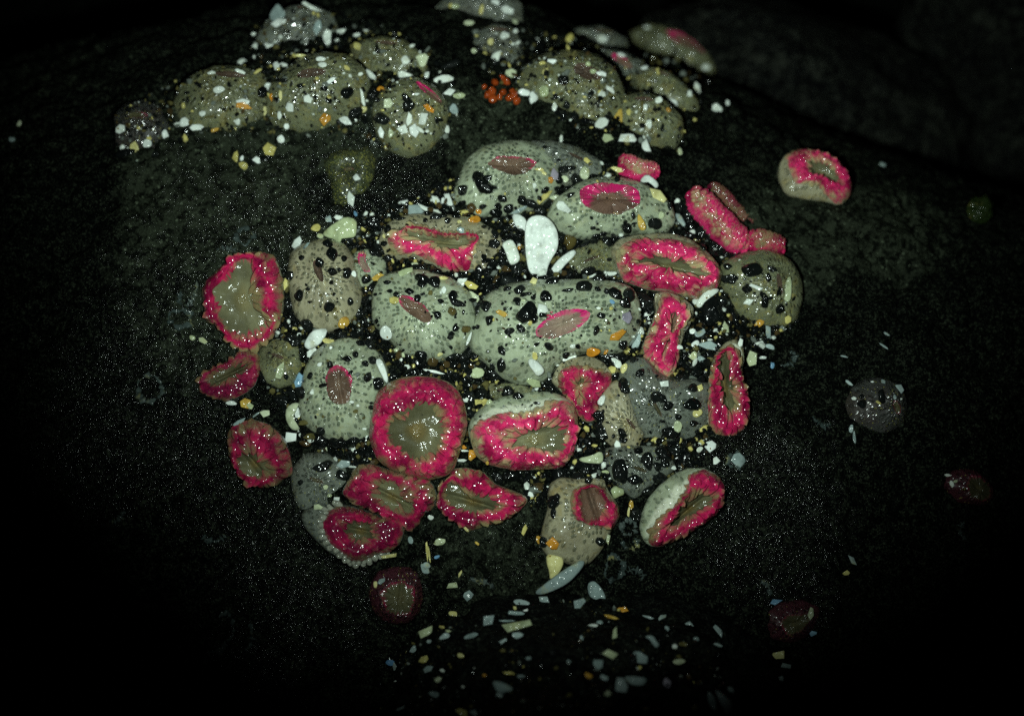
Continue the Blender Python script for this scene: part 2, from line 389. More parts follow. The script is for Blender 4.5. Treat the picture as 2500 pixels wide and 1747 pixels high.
# where weed film and glittering grit cover the rock (+) and where its colour is darker (-); centres in the view, spread in cm
def rock_at(sx, sy):
    d = ray(sx, sy); t_ = np.linspace(30, 62, 1600)
    p_ = np.array(CAM)[None] + np.array(d)[None] * t_[:, None]
    k = np.argmax(p_[:, 2] < rock_z(p_[:, 0], p_[:, 1], False)); return p_[k]
cover = np.zeros(len(rv)) - 0.13; glit = np.zeros(len(rv)) - 0.05
for sx, sy, rad_, cv, gl in ((870, 400, 1.5, 1.0, 1.0), (780, 520, 1.2, .7, 1.0), (640, 560, 1.4, .6, 1.0), (560, 420, 2.0, .8, .4), (480, 350, 1.8, .6, .2), (400, 560, 2.6, .35, .2), (350, 760, 2.4, .25, .5),
                             (480, 860, 1.6, .2, .9), (420, 1010, 2.2, .1, .8), (250, 1130, 2.2, .05, .8), (650, 1290, 1.8, .25, .9), (800, 1480, 1.6, .2, .9), (620, 1660, 1.5, .1, .9),
                             (820, 500, .7, -1.0, -.5), (760, 470, .9, -1.2, -.5), (980, 450, 1.1, -1.0, .8), (920, 470, .8, -.9, .6), (300, 1400, 2.6, -.8, -.1), (560, 1150, 1.4, -.7, .1), (120, 500, 2.2, -.6, -.2), (150, 900, 2.0, -.5, 0),
                             (1980, 560, 2.0, .75, -.1), (2080, 640, 1.6, .5, -.1), (1900, 640, 1.3, .5, 0), (2200, 560, 1.6, .6, 0), (2230, 760, 1.3, .6, 0), (2120, 720, .9, -.9, 0), (2350, 900, 3.0, -.8, -.1), (2050, 930, 2.0, -.7, 0),
                             (1870, 1130, 1.6, .15, 1.0), (1760, 1270, 1.6, -.5, 1.0), (1950, 1290, 1.6, -.3, .6), (1950, 1450, 1.4, -.4, .7), (2250, 1450, 3.4, -1.0, -.2), (1240, 300, 2.0, .55, .2), (1000, 300, 1.0, .4, .5), (1200, 1330, 2.2, .35, .5), (1500, 380, 1.2, -.6, 0)):
    c_ = rock_at(sx, sy); g_ = np.exp(-(((rv - c_) ** 2).sum(1)) / (rad_ ** 2))
    cover += cv * g_; glit += gl * g_
rock = mesh_obj('rock', rv, rf, ROCK, None, {'cover': cover, 'glit': glit}); tag(rock, kind='structure')

def boulder(name, c, rad, axes, seed, mat, amp=0.12, nseg=150, nring=90, parent=None):
    vs = []
    th = np.linspace(0, math.pi, nring)[:, None]; ph = np.linspace(0, 2 * math.pi, nseg, endpoint=False)[None, :]
    d = np.stack([np.sin(th) * np.cos(ph), np.sin(th) * np.sin(ph), np.cos(th) * np.ones_like(ph)], -1)
    r = 1 + amp * fbm(d * 1.6 + seed, 4) + amp * 0.25 * fbm(d * 7 + seed, 4)
    d = d * r[..., None]
    A = np.array([list(a) for a in axes])
    v = np.array(list(c)) + (d * np.array(rad)) @ A
    v = v.reshape(-1, 3)
    return mesh_obj(name, v, grid_faces(nring, nseg, True), mat, parent)
def at_depth(sx, sy, extra):
    r = ray(sx, sy); return CAM + r * ((DIST + extra) / r.dot(FWD))
VA = (RT, UP, FWD)
fr = boulder('rock', at_depth(1400, 1905, -1.4), (5.6, 4.2, 4.2), VA, 3.1, ROCKD, 0.20); tag(fr, kind='structure')
bk = boulder('rock', at_depth(1960, 265, 15), (6.4, 3.2, 4.0), (Vector((0.95, -0.05, -0.30)).normalized(), UP, FWD), 8.2, ROCKF, 0.12); tag(bk, kind='structure')
bk2 = boulder('rock', at_depth(2520, 120, 17), (4.5, 4.8, 4.0), VA, 5.6, ROCKF, 0.14); tag(bk2, kind='structure')
gv = [(-90, -60, -13), (90, -60, -13), (90, 140, -13), (-90, 140, -13)]
gr = mesh_obj('ground', gv, [(0, 1, 2, 3)], ROCKD); tag(gr, kind='structure')

def bvh_of(objs):
    vs, fs, own = [], [], []
    for o in objs:
        b = len(vs); mw = o.matrix_world
        vs += [mw @ v.co for v in o.data.vertices]
        for p in o.data.polygons:
            fs.append([b + i for i in p.vertices]); own.append(o)
    return BVHTree.FromPolygons(vs, fs), own
ROCKB, _ = bvh_of([rock, fr, bk, bk2])
def hit(bvh, sx, sy):
    r = ray(sx, sy); h = bvh.ray_cast(CAM, r)
    return h
def rock_frame(sx, sy):
    """point and smoothed normal of the rock seen at a place in the view"""
    pts, ns = [], []
    for dx in (-45, 0, 45):
        for dy in (-45, 0, 45):
            h = hit(ROCKB, sx + dx, sy + dy)
            if h[0] is not None:
                n = h[1] if h[1].dot(FWD) < 0 else -h[1]
                pts.append((dx == 0 and dy == 0, h[0], n)); ns.append(n)
    n = sum(ns, Vector()).normalized()
    c = [p for f, p, _ in pts if f]
    return (c[0] if c else pts[0][1]), n

# ------------------------------------------------------------------ anemones
def poly_r(poly, c, ths):
    """distance from c to the outline in each direction"""
    out = np.zeros(len(ths)); n = len(poly)
    for i, t in enumerate(ths):
        dx, dy = math.cos(t), math.sin(t); best = 0
        for k in range(n):
            ax, ay = poly[k][0] - c[0], poly[k][1] - c[1]; bx, by = poly[(k + 1) % n][0] - c[0], poly[(k + 1) % n][1] - c[1]
            ex, ey = bx - ax, by - ay; den = dx * ey - dy * ex
            if abs(den) < 1e-9: continue
            r = (ax * ey - ay * ex) / den; s = (ax * dy - ay * dx) / den
            if r > 0 and -1e-6 <= s <= 1 + 1e-6: best = max(best, r)
        out[i] = best
    return out
def smooth_ring(a, k=2):
    for _ in range(k): a = 0.25 * np.roll(a, 1) + 0.5 * a + 0.25 * np.roll(a, -1)
    return a

LOBE_N, LOBE_M = 8, 7
def _lobe():
    vs = []
    for i in range(LOBE_M):
        t = i / (LOBE_M - 1); u = -1 + 2 * t
        w = math.sqrt(max(0, 1 - abs(u) ** 2.6)) * (0.72 + 0.28 * t)
        for j in range(LOBE_N):
            a = 2 * math.pi * j / LOBE_N
            vs.append((u, w * math.cos(a), w * math.sin(a) + 0.25 * t * t))
    return np.array(vs), grid_faces(LOBE_M, LOBE_N, True)
LV, LF = _lobe()
LF = np.array(LF)
def lobes_mesh(items, name, mat, parent, extra=None, polf=None):
    vs, fs, tf, rd = [], [], [], []
    pol = []
    for k, (p, o, n, L, Wd, T, r, *pp) in enumerate(items):
        pp = pp[0] if pp else (p.x * 0.4, p.y * 0.4, 0.4)
        q = np.tile(np.array(pp, float), (len(LV), 1)); q[:, 2] += LV[:, 0] * 0.13
        if polf is None: pol.append(q)
        t = n.cross(o)
        M = np.array([list(o * L), list(t * Wd), list(n * T)])
        vs.append(LV @ M + np.array(list(p)))
        if polf is not None: pol.append(polf(vs[-1]))
        fs.append(LF + k * len(LV))
        tf.append((LV[:, 0] + 1) / 2); rd.append(np.full(len(LV), r))
    if extra is not None:      # the web of skin the tentacles grow from
        vs.append(extra[0]); fs.append(extra[1] + len(items) * len(LV)); tf.append(np.full(len(extra[0]), 0.3)); rd.append(np.full(len(extra[0]), 0.4)); pol.append(extra[2])
    return mesh_obj(name, np.concatenate(vs), np.concatenate(fs), mat, parent, {'tipf': np.concatenate(tf), 'rnd': np.concatenate(rd), 'pol': np.concatenate(pol)})

def angular(d, seed, n=11, p=9):
    r_ = np.random.default_rng(seed); nn = r_.normal(size=(n, 3)); nn /= np.linalg.norm(nn, axis=1)[:, None]; nn = np.concatenate([nn, -nn[:5]])
    hh_ = r_.uniform(0.72, 1.08, len(nn))
    q = np.maximum(d @ nn.T, 0) / hh_
    return np.minimum(np.power(np.sum(q ** p, -1), -1.0 / p), 1.12)
ANEM = []       # dicts: obj, short, centre px, outline px, mouth px, parts
NT_ = 112
def anemone(name, label, short, O, D, T=None, c=None, col='pale', pink='hot', disc='green', h=0.42, lift=0.0, sink=0.22, tilt=0.25,
            rim=True, mouth=True, fringe=True, band=False, beaded=None, lobe=0.17, edge=0.0, seed=0):
    """O outer outline, D disc or slit outline (all measured in the view), T outer edge of the tentacles"""
    lr = random.Random(hash(short) % 1000 if False else sum(map(ord, short)) + seed)
    ox = sum(p[0] for p in O) / len(O); oy = sum(p[1] for p in O) / len(O)
    pt, nr = rock_frame(ox, oy)
    nb = (-FWD * (1 - tilt) + nr * tilt).normalized()
    u = (RT - nb * RT.dot(nb)).normalized(); v = nb.cross(u)
    org = pt + nb * lift
    def loc(q):
        r = ray(*q); k = (org - CAM).dot(nb) / r.dot(nb)
        w = CAM + r * k - org
        return (w.dot(u), w.dot(v))
    if rim == 'thin': O = [(ox + (q[0] - ox) * 1.08, oy + (q[1] - oy) * 1.08) for q in O]
    Ol = [loc(q) for q in O]; Dl = [loc(q) for q in D]
    cx = sum(p[0] for p in Dl) / len(Dl); cy = sum(p[1] for p in Dl) / len(Dl)
    if c: cx, cy = loc(c)
    gcx = sum(p[0] for p in Ol) / len(Ol); gcy = sum(p[1] for p in Ol) / len(Ol)
    ths = np.linspace(0, 2 * math.pi, NT_, endpoint=False)
    Ro = smooth_ring(poly_r(Ol, (cx, cy), ths), 1); Rd = smooth_ring(poly_r(Dl, (cx, cy), ths), 1)
    Rd = np.minimum(Rd, Ro * 0.9)
    if rim == 'thin':
        Rd = Rd * (1 + 0.10 * noise3(np.stack([np.cos(ths) * 2.2 + len(short), np.sin(ths) * 2.2, ths * 0 + 1.2], -1)) + 0.03 * noise3(np.stack([np.cos(ths) * 9 + len(short), np.sin(ths) * 9, ths * 0 + 1.2], -1)))
    if rim is True:
        Rd = Rd * (1.03 + 0.08 * noise3(np.stack([np.cos(ths) * 1.8 + seed + len(short), np.sin(ths) * 3, ths * 0 + 2.2], -1)))
        Rd = np.minimum(Rd, Ro * 0.9)
    if T is not None:
        Rt = smooth_ring(poly_r([loc(q) for q in T], (cx, cy), ths), 1); Rt = np.clip(Rt, Rd * 1.05, Ro * 0.995)
    elif rim == 'thin':
        Rt = Rd + np.minimum(0.10, (Ro - Rd) * 0.3)
    else:
        Rt = Rd + (Ro - Rd) * 0.97
    Rg = smooth_ring(poly_r(Ol, (gcx, gcy), ths), 2)
    R0 = float(np.mean(Rg)); hh = h * 2 * R0 * 0.8
    cs, sn = np.cos(ths), np.sin(ths)
    def height(x, y):
        dx, dy = x - gcx, y - gcy
        rr = np.hypot(dx, dy); a = np.mod(np.arctan2(dy, dx), 2 * math.pi)
        R = np.interp(a, np.append(ths, 2 * math.pi), np.append(Rg, Rg[0]))
        q = np.clip(rr / R, 0, 1)
        return hh * np.power(np.clip(1 - q ** 2.3, 0, 1), 0.62)
    wob = lr.random() * 50
    def at(rad):
        x = cx + rad * cs; y = cy + rad * sn
        return x, y
    U = np.array(list(u)); V = np.array(list(v)); N = np.array(list(nb)); OG = np.array(list(org))
    def world(x, y, z):
        return OG + x[..., None] * U + y[..., None] * V + z[..., None] * N
    def lumps(x, y, a):
        return a * noise3(np.stack([x * 1.7 + wob, y * 1.7, x * 0 + wob], -1)) + a * 0.5 * noise3(np.stack([x * 4.2 + wob, y * 4.2, x * 0], -1))
    def surf_h(rad):       # body surface with the tentacle cushion
        x, y = at(rad)
        hz = height(x, y)
        s = np.clip((rad - Rd) / np.maximum(Rt - Rd, 1e-3), 0, 1.0)
        cush = 0.075 * R0 * np.exp(-((rad - Rd - 0.04) / 0.11) ** 2) if rim == 'thin' else 0.16 * R0 * np.sin(np.pi * s)
        fold = 0.022 * np.sin(ths * 17 + wob + 3 * np.sin(ths * 3)) * np.exp(-np.maximum(rad - Rd, 0) / 0.28) if rim == 'thin' else 0.0
        return hz + cush + fold + lumps(x, y, 0.055 * R0)
    root = bpy.data.objects.new(name, None); COL.objects.link(root)
    root.location = org - nb * 0.2; root.empty_display_size = 0.3
    tag(root, label, 'sea anemone')
    bpy.context.view_layer.update()
    # body: rings from the disc edge out to the outline, then tucked under into the rock
    rows, zs, sc = [], [], []
    NR = 22
    for i in range(NR):
        s = i / (NR - 1); s = s ** 0.9
        rad = Rd + (Ro - Rd) * s
        x, y = at(rad); rows.append(world(x, y, surf_h(rad)))
        g = (0.12 + s * np.mean(Ro)) ** 0.62
        gr_ = np.power(0.10 + (rad - Rd), 0.55)
        # spots: tight and drawn out by the mouth, wide apart further down
        bx = (Rd * 0.8 + gr_) * cs; by = (Rd * 0.8 + gr_) * sn
        sc.append(np.stack([bx + wob, by + wob * 0.7, np.zeros(NT_)], -1))
    for dz, k in ((-0.12, 1.0), (-0.45, 0.97), (-1.1, 0.88), (-2.0, 0.7)):
        x, y = at(Ro * k); zz = surf_h(Ro) + dz
        rows.append(world(x, y, zz)); sc.append(sc[-1] + np.stack([cs, sn, cs * 0], -1) * 0.08)
    vs = np.concatenate(rows); spot = np.concatenate(sc)
    bw = np.zeros((len(rows), NT_))
    if band:
        for i in range(NR):
            rad = Rd + (Ro - Rd) * (i / (NR - 1)) ** 0.9
            e = (rad - Rt) / np.maximum(Ro - Rt, 1e-3)
            wv = 0.12 * noise3(np.stack([cs * 7 + wob, sn * 7, cs * 0], -1))
            bw[i] = np.clip((0.52 + wv - e) / 0.12, 0, 1) * np.clip((Ro - Rt - 0.10) / 0.12, 0, 1)
    body = mesh_obj('body', vs, grid_faces(len(rows), NT_, True, True), COLM[col], root, {'spot': spot, 'band': bw.ravel(), 'rimd': np.repeat(np.clip(np.arange(len(rows)) / NR, 0, 1), NT_)})
    # oral disc
    rows, da = [], []
    hz = surf_h(Rd)
    ND = 18
    dd = np.array(Dl) - np.array(Dl).mean(0); ev, evec = np.linalg.eigh(dd.T @ dd / len(dd)); pax = math.atan2(evec[1, 1], evec[0, 1]); gw = math.sqrt(max(ev[0], 1e-4)) * 1.5; gro = (0.22 if rim == 'thin' else 0.6) * gw
    mx = lr.uniform(-0.12, 0.12); my = lr.uniform(-0.12, 0.12)
    for i in range(ND):
        k = 1 - i / (ND - 1) * 0.985
        rad = Rd * k; x, y = at(rad)
        z = hz - sink * min(1.0, R0 * 0.8) * (1 - k ** 2.2) * (0.8 if rim == 'thin' else 1.0)
        z = z * k + (1 - k) * np.mean(hz - sink * min(1.0, R0 * 0.8))
        z = z + lumps(x, y, 0.03 * R0)
        if mouth: z = z + 0.14 * R0 * math.exp(-(k / 0.3) ** 2)
        else:
            off = -(x - cx) * math.sin(pax) + (y - cy) * math.cos(pax)
            z = z - gro * np.exp(-(off / (0.16 * gw)) ** 2) * (1 - k ** 3) + (0.16 * gw * (1 - k ** 2) if rim == 'thin' else 0.0)
        if i == 0: z = z - 0.01
        rows.append(world(x, y, z)); da.append(np.stack([cs * k, sn * k, np.full(NT_, k)], -1))
    dsc = mesh_obj('oral_disc', np.concatenate(rows), grid_faces(ND, NT_, True), DISC['dark' if (pink == 'dim' and disc == 'brown') else disc], root, {'disc': np.concatenate(da)})
    if mouth:     # the puckered lips
        items = []
        cc = world(np.array([cx]), np.array([cy]), np.array([float(np.mean(hz)) - sink * min(1.0, R0 * 0.8) + 0.12 * R0]))[0]
        ang = lr.uniform(0, 3.1)
        for j in range(10):
            a = 2 * math.pi * j / 10
            o = (u * (math.cos(a) * math.cos(ang) * 1.0 - math.sin(a) * math.sin(ang) * 0.5) + v * (math.cos(a) * math.sin(ang) + math.sin(a) * math.cos(ang) * 0.5))
            items.append((Vector(cc) + o * 0.07 * R0, o.normalized(), nb, 0.075 * R0, 0.04 * R0, 0.03 * R0, 0.5))
        m = lobes_mesh(items, 'mouth', DISC[disc], root)
        me = m.data
        at_ = me.attributes.new('disc', 'FLOAT_VECTOR', 'POINT'); at_.data.foreach_set('vector', np.full(len(me.vertices) * 3, 0.15))
    if beaded:      # pale swollen tips along part of the edge
        items = []
        for row_ in (0, 1):
            k = beaded[0] + row_ * 0.05
            while k < beaded[1]:
                th = np.mod(k, 2 * math.pi); tt = np.append(ths, 2 * math.pi)
                rr = np.interp(th, tt, np.append(Rt, Rt[0])) * (1.0 + 0.07 * row_) + 0.02
                xx, yy = np.array([cx + rr * math.cos(th)]), np.array([cy + rr * math.sin(th)])
                p_ = Vector(world(xx, yy, height(xx, yy) + 0.02 - 0.03 * row_)[0]); o_ = (u * math.cos(th) + v * math.sin(th)).normalized()
                b_ = lr.uniform(0.06, 0.10); items.append((p_, o_, nb, b_ * 1.25, b_, b_ * 0.8, 0.5)); k += 1.7 * b_ / rr
        lobes_mesh(items, 'bead_fringe', BEAD, root)
    # tentacles
    items = []
    if rim and fringe and not (rim == 'thin' and pink == 'dim'):
        wid = float(np.mean(Rt - Rd))
        nrow = 1 if rim == 'thin' else max(2, min(6, int(round(wid / (lobe * 1.0)))))
        for rw in range(nrow):
            s0 = (rw + 0.48) / nrow
            rad_ = Rd + (Rt - Rd) * s0
            x, y = at(rad_); per = float(np.sum(np.hypot(np.diff(np.append(x, x[0])), np.diff(np.append(y, y[0])))))
            Wl = (0.045 if rim == 'thin' else lobe * 0.62)
            cnt = max(10, int(per / (Wl * (1.45 if rim == 'thin' else 1.9))))
            # even spacing along the ring
            seg = np.hypot(np.diff(np.append(x, x[0])), np.diff(np.append(y, y[0]))); cum = np.append(0, np.cumsum(seg))
            for j in range(cnt):
                d = (j + lr.uniform(-0.25, 0.25)) / cnt * per % per
                th = np.interp(d, cum, np.append(ths, 2 * math.pi))
                lo_ = np.interp(th, np.append(ths, 2 * math.pi), np.append(Rd, Rd[0])); hi_ = np.interp(th, np.append(ths, 2 * math.pi), np.append(Rt, Rt[0]))
                s = min(1.0, max(0.03 if rim != 'thin' else 0, s0 + lr.uniform(-0.55, 0.35) / nrow))
                def pt_(ss, tt):
                    r_ = lo_ + (hi_ - lo_) * ss
                    full = np.interp(np.mod(tt, 2 * math.pi), np.append(ths, 2 * math.pi), np.append(Ro, Ro[0]))
                    r_ = min(r_, full)
                    xx = np.array([cx + r_ * math.cos(tt)]); yy = np.array([cy + r_ * math.sin(tt)])
                    cu = 0.0 if rim == 'thin' else 0.16 * R0 * math.sin(math.pi * min(1, max(0, ss)))
                    zz = height(xx, yy) + cu
                    return Vector(world(xx, yy, zz)[0])
                A = pt_(s, th); B = pt_(s + 0.12, th); C = pt_(s, th + 0.05)
                o = B - A
                if o.length < 1e-5: o = u * math.cos(th) + v * math.sin(th)
                o.normalize(); tt = (C - A); n = o.cross(tt)
                if n.length < 1e-8: n = nb.copy()
                n.normalize()
                if n.dot(nb) < 0: n = -n
                if rim == 'thin':
                    L = 0.055 * lr.uniform(0.7, 1.2); Wd = Wl * 0.8; Tk = 0.02
                else:
                    L = max(lobe * 1.1, (hi_ - lo_) / nrow * 1.1) * lr.uniform(0.8, 1.25); L = min(L, lobe * 1.7) * (1.15 if rw == 0 else 1)
                    Wd = Wl * lr.uniform(1.0, 1.6); Tk = lobe * 0.15
                up_ = (o * 1.0 + n * lr.uniform(-0.02, 0.07)).normalized()
                sw = n.cross(o) * lr.uniform(-0.14, 0.14)
                o2 = (up_ + sw).normalized(); n2 = (n - o2 * n.dot(o2)).normalized()
                items.append((A - n * Tk * (0.5 if rim != 'thin' else -0.1), o2, n2, L, Wd, Tk, lr.random(), (math.cos(th) + wob, math.sin(th), s)))
        def polf(q):
            d = q - OG; xx, yy = d @ U - cx, d @ V - cy
            a = np.mod(np.arctan2(yy, xx), 2 * math.pi); th_ = np.append(ths, 2 * math.pi)
            lo, hi = np.interp(a, th_, np.append(Rd, Rd[0])), np.interp(a, th_, np.append(Rt, Rt[0]))
            return np.stack([np.cos(a) + wob, np.sin(a), np.clip((np.hypot(xx, yy) - lo) / np.maximum(hi - lo, 1e-3), -0.2, 1.2)], -1)
        ex = None
        if rim != 'thin':
            rr_ = []; pl_ = []
            for i in range(10):
                rad = Rd + (Rt - Rd) * (i / 9) * 1.0
                x, y = at(rad); rr_.append(world(x, y, surf_h(rad) + 0.012)); pl_.append(np.stack([cs + wob, sn, np.full(NT_, i / 9)], -1))
            ex = (np.concatenate(rr_), np.array(grid_faces(10, NT_, True, True)), np.concatenate(pl_))
        lobes_mesh(items, 'tentacle_ring', PINK[pink], root, ex, polf)
    ANEM.append(dict(o=root, short=short, c=(ox, oy), O=O, D=D, r=math.sqrt(abs(area(O)) / math.pi)))
    return root
def area(p):
    return 0.5 * sum(p[i][0] * p[(i + 1) % len(p)][1] - p[(i + 1) % len(p)][0] * p[i][1] for i in range(len(p)))
def ell(f, x, y, a, b, ang, n=28):
    x, y = px(f, x, y); a /= FR[f][2]; b /= FR[f][2]; t = math.radians(ang)
    return [(x + a * math.cos(k) * math.cos(t) - b * math.sin(k) * math.sin(t), y + a * math.cos(k) * math.sin(t) + b * math.sin(k) * math.cos(t)) for k in [2 * math.pi * i / n for i in range(n)]]

def sausage(name, label, short, path, rads, pink, col, lift=0.4):
    """a fold of tentacles seen from its side: a bent roll with shingled tentacles"""
    lr = random.Random(len(short) * 7 + 3)
    pts = []
    mid = path[len(path) // 2]
    c0, nr = rock_frame(*mid)
    pl = -FWD
    for q in path:
        r = ray(*q); k = (c0 + pl * lift - CAM).dot(pl) / r.dot(pl); pts.append(CAM + r * k)
    # resample
    P_, R_ = [], []
    for i in range(len(pts) - 1):
        for k in range(8):
            t = k / 8; P_.append(pts[i].lerp(pts[i + 1], t)); R_.append(rads[i] * (1 - t) + rads[i + 1] * t)
    P_.append(pts[-1]); R_.append(rads[-1])
    for _ in range(6):
        P_ = [P_[0]] + [(P_[i - 1] + P_[i] * 2 + P_[i + 1]) / 4 for i in range(1, len(P_) - 1)] + [P_[-1]]
        R_ = [R_[0]] + [(R_[i - 1] + R_[i] * 2 + R_[i + 1]) / 4 for i in range(1, len(R_) - 1)] + [R_[-1]]
    root = bpy.data.objects.new(name, None); COL.objects.link(root); root.location = c0; root.empty_display_size = 0.3
    tag(root, label, 'sea anemone'); bpy.context.view_layer.update()
    n = len(P_); NS = 24; rows = []; frames = []
    for i in range(n):
        t = (P_[min(n - 1, i + 1)] - P_[max(0, i - 1)]).normalized()
        f = (pl - t * pl.dot(t)).normalized(); s = t.cross(f)
        e = min(1, math.sin(math.pi * min(0.5, (min(i, n - 1 - i) + 0.02) / 13)))
        r = R_[i] * max(0.02, e) * (1 + 0.14 * float(noise3(np.array([i * 0.45, 3.3, len(short)])))); frames.append((P_[i], t, f, s, r))
        rows.append([P_[i] + f * math.cos(a) * r * (1.0 if math.cos(a) > 0 else 2.2) + s * math.sin(a) * r for a in [2 * math.pi * k / NS for k in range(NS)]])
    vs = np.array([list(p) for r in rows for p in r])
    sp = vs * 0.8
    an = [2 * math.pi * k / NS for k in range(NS)]
    bnd = np.array([[max(0, 1 - abs(a_ - 1.15) / 0.35) for a_ in an] for _ in range(n)]).ravel()
    mesh_obj('body', vs, grid_faces(n, NS, True, True), COLM[col], root, {'spot': sp, 'band': bnd})
    items = []
    for (p, t, f, s, r) in frames:
        if r < 0.05: continue
        for k in range(15):
            a = -2.0 + 2.9 * k / 14 + lr.uniform(-0.15, 0.1)
            nn = f * math.cos(a) + s * math.sin(a)
            o = (f * -math.sin(a) + s * math.cos(a)) * -1
            o = (o + nn * 0.15 + t * lr.uniform(-0.4, 0.4)).normalized()
            n2 = (nn - o * nn.dot(o)).normalized()
            items.append((p + nn * r * 0.96 + t * lr.uniform(-0.06, 0.06), o, n2, 0.24, 0.10, 0.05, lr.random(), (len(items) / 15 * 0.16, p.y, 0.42 + 0.30 * (a + 0.55) / 1.45)))
    lobes_mesh(items, 'tentacle_ring', PINK[pink], root)
    xs = [q[0] for q in path]; ys = [q[1] for q in path]; w = 55
    O = [(min(xs) - w, min(ys) - w), (max(xs) + w, min(ys) - w), (max(xs) + w, max(ys) + w), (min(xs) - w, max(ys) + w)]
    ANEM.append(dict(o=root, short=short, c=(sum(xs) / len(xs), sum(ys) / len(ys)), O=O, D=O, r=60))

A = anemone
N_O, N_C = 'open_anemone', 'closed_anemone'
# ---- open anemones
A(N_O, 'large pear-shaped open anemone with pink tentacles and speckled green disc on bare rock', 'pear-shaped pink anemone',
  P(3, '340,500 400,460 470,438 600,428 690,455 735,530 762,620 775,760 772,900 742,1010 690,1100 620,1170 560,1215 480,1215 430,1190 350,1125 280,1050 235,995 170,985 160,905 148,820 135,740 165,655 240,595 290,545'),
  P(3, '350,640 390,560 460,515 560,520 585,600 570,680 600,740 600,870 690,940 690,1010 640,1080 500,1130 400,1090 330,990 270,860 255,750'), c=px(3, 470, 800), pink='rose', disc='green', h=.26, lobe=.19, sink=.2, col='tan', lift=.25)
A(N_O, 'dull red flattened open anemone joined below the pear-shaped pink one', 'dull red flattened anemone',
  P(3, '110,1450 140,1390 200,1360 300,1310 400,1260 440,1200 520,1190 580,1220 595,1290 590,1380 560,1470 500,1530 400,1582 280,1592 180,1565 125,1510'),
  P(3, '170,1430 250,1370 390,1310 500,1280 545,1310 490,1390 390,1450 270,1500 190,1490'), pink='dim', disc='red', h=.2, lobe=.16, sink=.1, col='grey', mouth=False, lift=.1)
A(N_O, 'wide half-open anemone with long grey-green slot rimmed in hot pink under net-patterned skin', 'pink-rimmed slot anemone',
  P(4, '235,820 255,760 300,690 380,640 480,615 620,612 800,620 950,640 1080,700 1180,770 1245,880 1250,1000 1200,1090 1110,1140 1000,1140 900,1130 780,1110 640,1040 500,985 380,1000 290,960 245,900'),
  P(4, '450,805 490,770 540,757 650,790 760,822 880,812 1020,805 1005,850 940,898 860,932 740,930 640,880 520,852 465,830'),
  T=P(4, '305,820 350,778 450,765 540,732 680,772 760,803 900,795 1025,795 1040,840 1010,905 980,965 955,1075 890,1078 780,1065 690,1025 600,975 500,940 420,975 345,915'), c=px(4, 735, 850), col='tan', pink='hot', disc='green', h=.3, lobe=.16, sink=.3, mouth=False)
A(N_O, 'broad oval open anemone, its deep pink ring under a tan net-patterned collar', 'broad pink oval anemone',
  P(5, '425,860 480,785 600,745 760,730 900,737 1030,778 1145,858 1222,940 1262,1020 1252,1105 1200,1175 1120,1215 1040,1228 950,1195 840,1175 700,1155 600,1115 530,1092 485,1020 455,935'),
  P(5, '570,970 620,915 750,912 850,918 1000,955 1100,998 1160,1050 1130,1092 1030,1085 900,1062 770,1015 640,1000'),
  T=P(5, '470,870 540,815 620,795 780,790 900,800 1020,825 1130,890 1200,950 1258,1020 1250,1105 1200,1172 1120,1212 1040,1226 950,1193 840,1173 700,1153 600,1113 530,1090 490,1020 465,930'), c=px(5, 860, 985), col='tan', pink='hot', disc='green', h=.34, lobe=.18, sink=.4, mouth=False, lift=.5)
sausage(N_O, 'long bright pink roll of tentacles lying along the edge of the colony', 'long pink roll', P(5, '1040,430 1120,540 1230,660 1340,770 1450,830'), [.28, .33, .36, .33, .28], 'hot', 'tan', .45)
sausage(N_O, 'short pink curl tucked against the end of the long pink roll', 'short pink curl', P(5, '1470,790 1560,800 1640,825 1710,840'), [.20, .26, .22, .14], 'rose', 'tan', .35)
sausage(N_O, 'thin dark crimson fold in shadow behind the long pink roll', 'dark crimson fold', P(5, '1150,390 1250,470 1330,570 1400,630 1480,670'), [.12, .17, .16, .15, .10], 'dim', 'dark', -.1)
sausage(N_O, 'small crumpled pink anemone with a curved white shell leaning on it', 'small crumpled pink anemone', P(5, '500,220 570,235 640,270 700,275 770,285'), [.15, .20, .17, .17, .12], 'hot', 'tan', .2)
A(N_O, 'lone round open anemone with pink rim and green body on bare rock', 'lone round pink anemone',
  P(5, '1690,290 1700,200 1740,140 1830,108 1940,113 2040,150 2130,208 2200,288 2236,370 2222,450 2170,512 2110,522 2030,492 1900,485 1790,465 1725,430 1695,360'),
  P(5, '1880,225 1960,200 2060,248 2130,330 2130,400 2060,385 1960,340 1890,320'),
  T=P(5, '1750,260 1740,150 1830,110 1940,115 2040,152 2130,210 2200,290 2235,370 2220,450 2170,510 2110,520 2050,485 1960,410 1860,390 1790,390'), c=px(5, 1990, 295), col='tan', pink='hot', disc='green', h=.32, lobe=.14, sink=.4, mouth=False, lift=.3)
A(N_O, 'tall narrow pink anemone with a brown groove below the broad pink oval', 'tall grooved pink anemone',
  P(6, '785,120 880,98 980,128 1060,178 1112,240 1085,340 1035,425 1005,520 995,620 965,700 925,795 860,785 790,705 720,625 695,530 735,450 755,380 795,290 828,200'),
  P(6, '885,295 950,275 1000,315 965,400 920,460 890,560 865,650 835,650 840,560 870,430'),
  T=P(6, '830,150 890,135 960,150 1030,215 1045,260 1030,340 985,425 955,520 985,620 960,700 922,792 860,782 795,705 725,620 702,530 745,450 770,380 805,290 835,200'), c=px(6, 905, 440), col='tan', pink='hot', disc='brown', h=.32, lobe=.17, sink=.3, mouth=False, lift=.2)
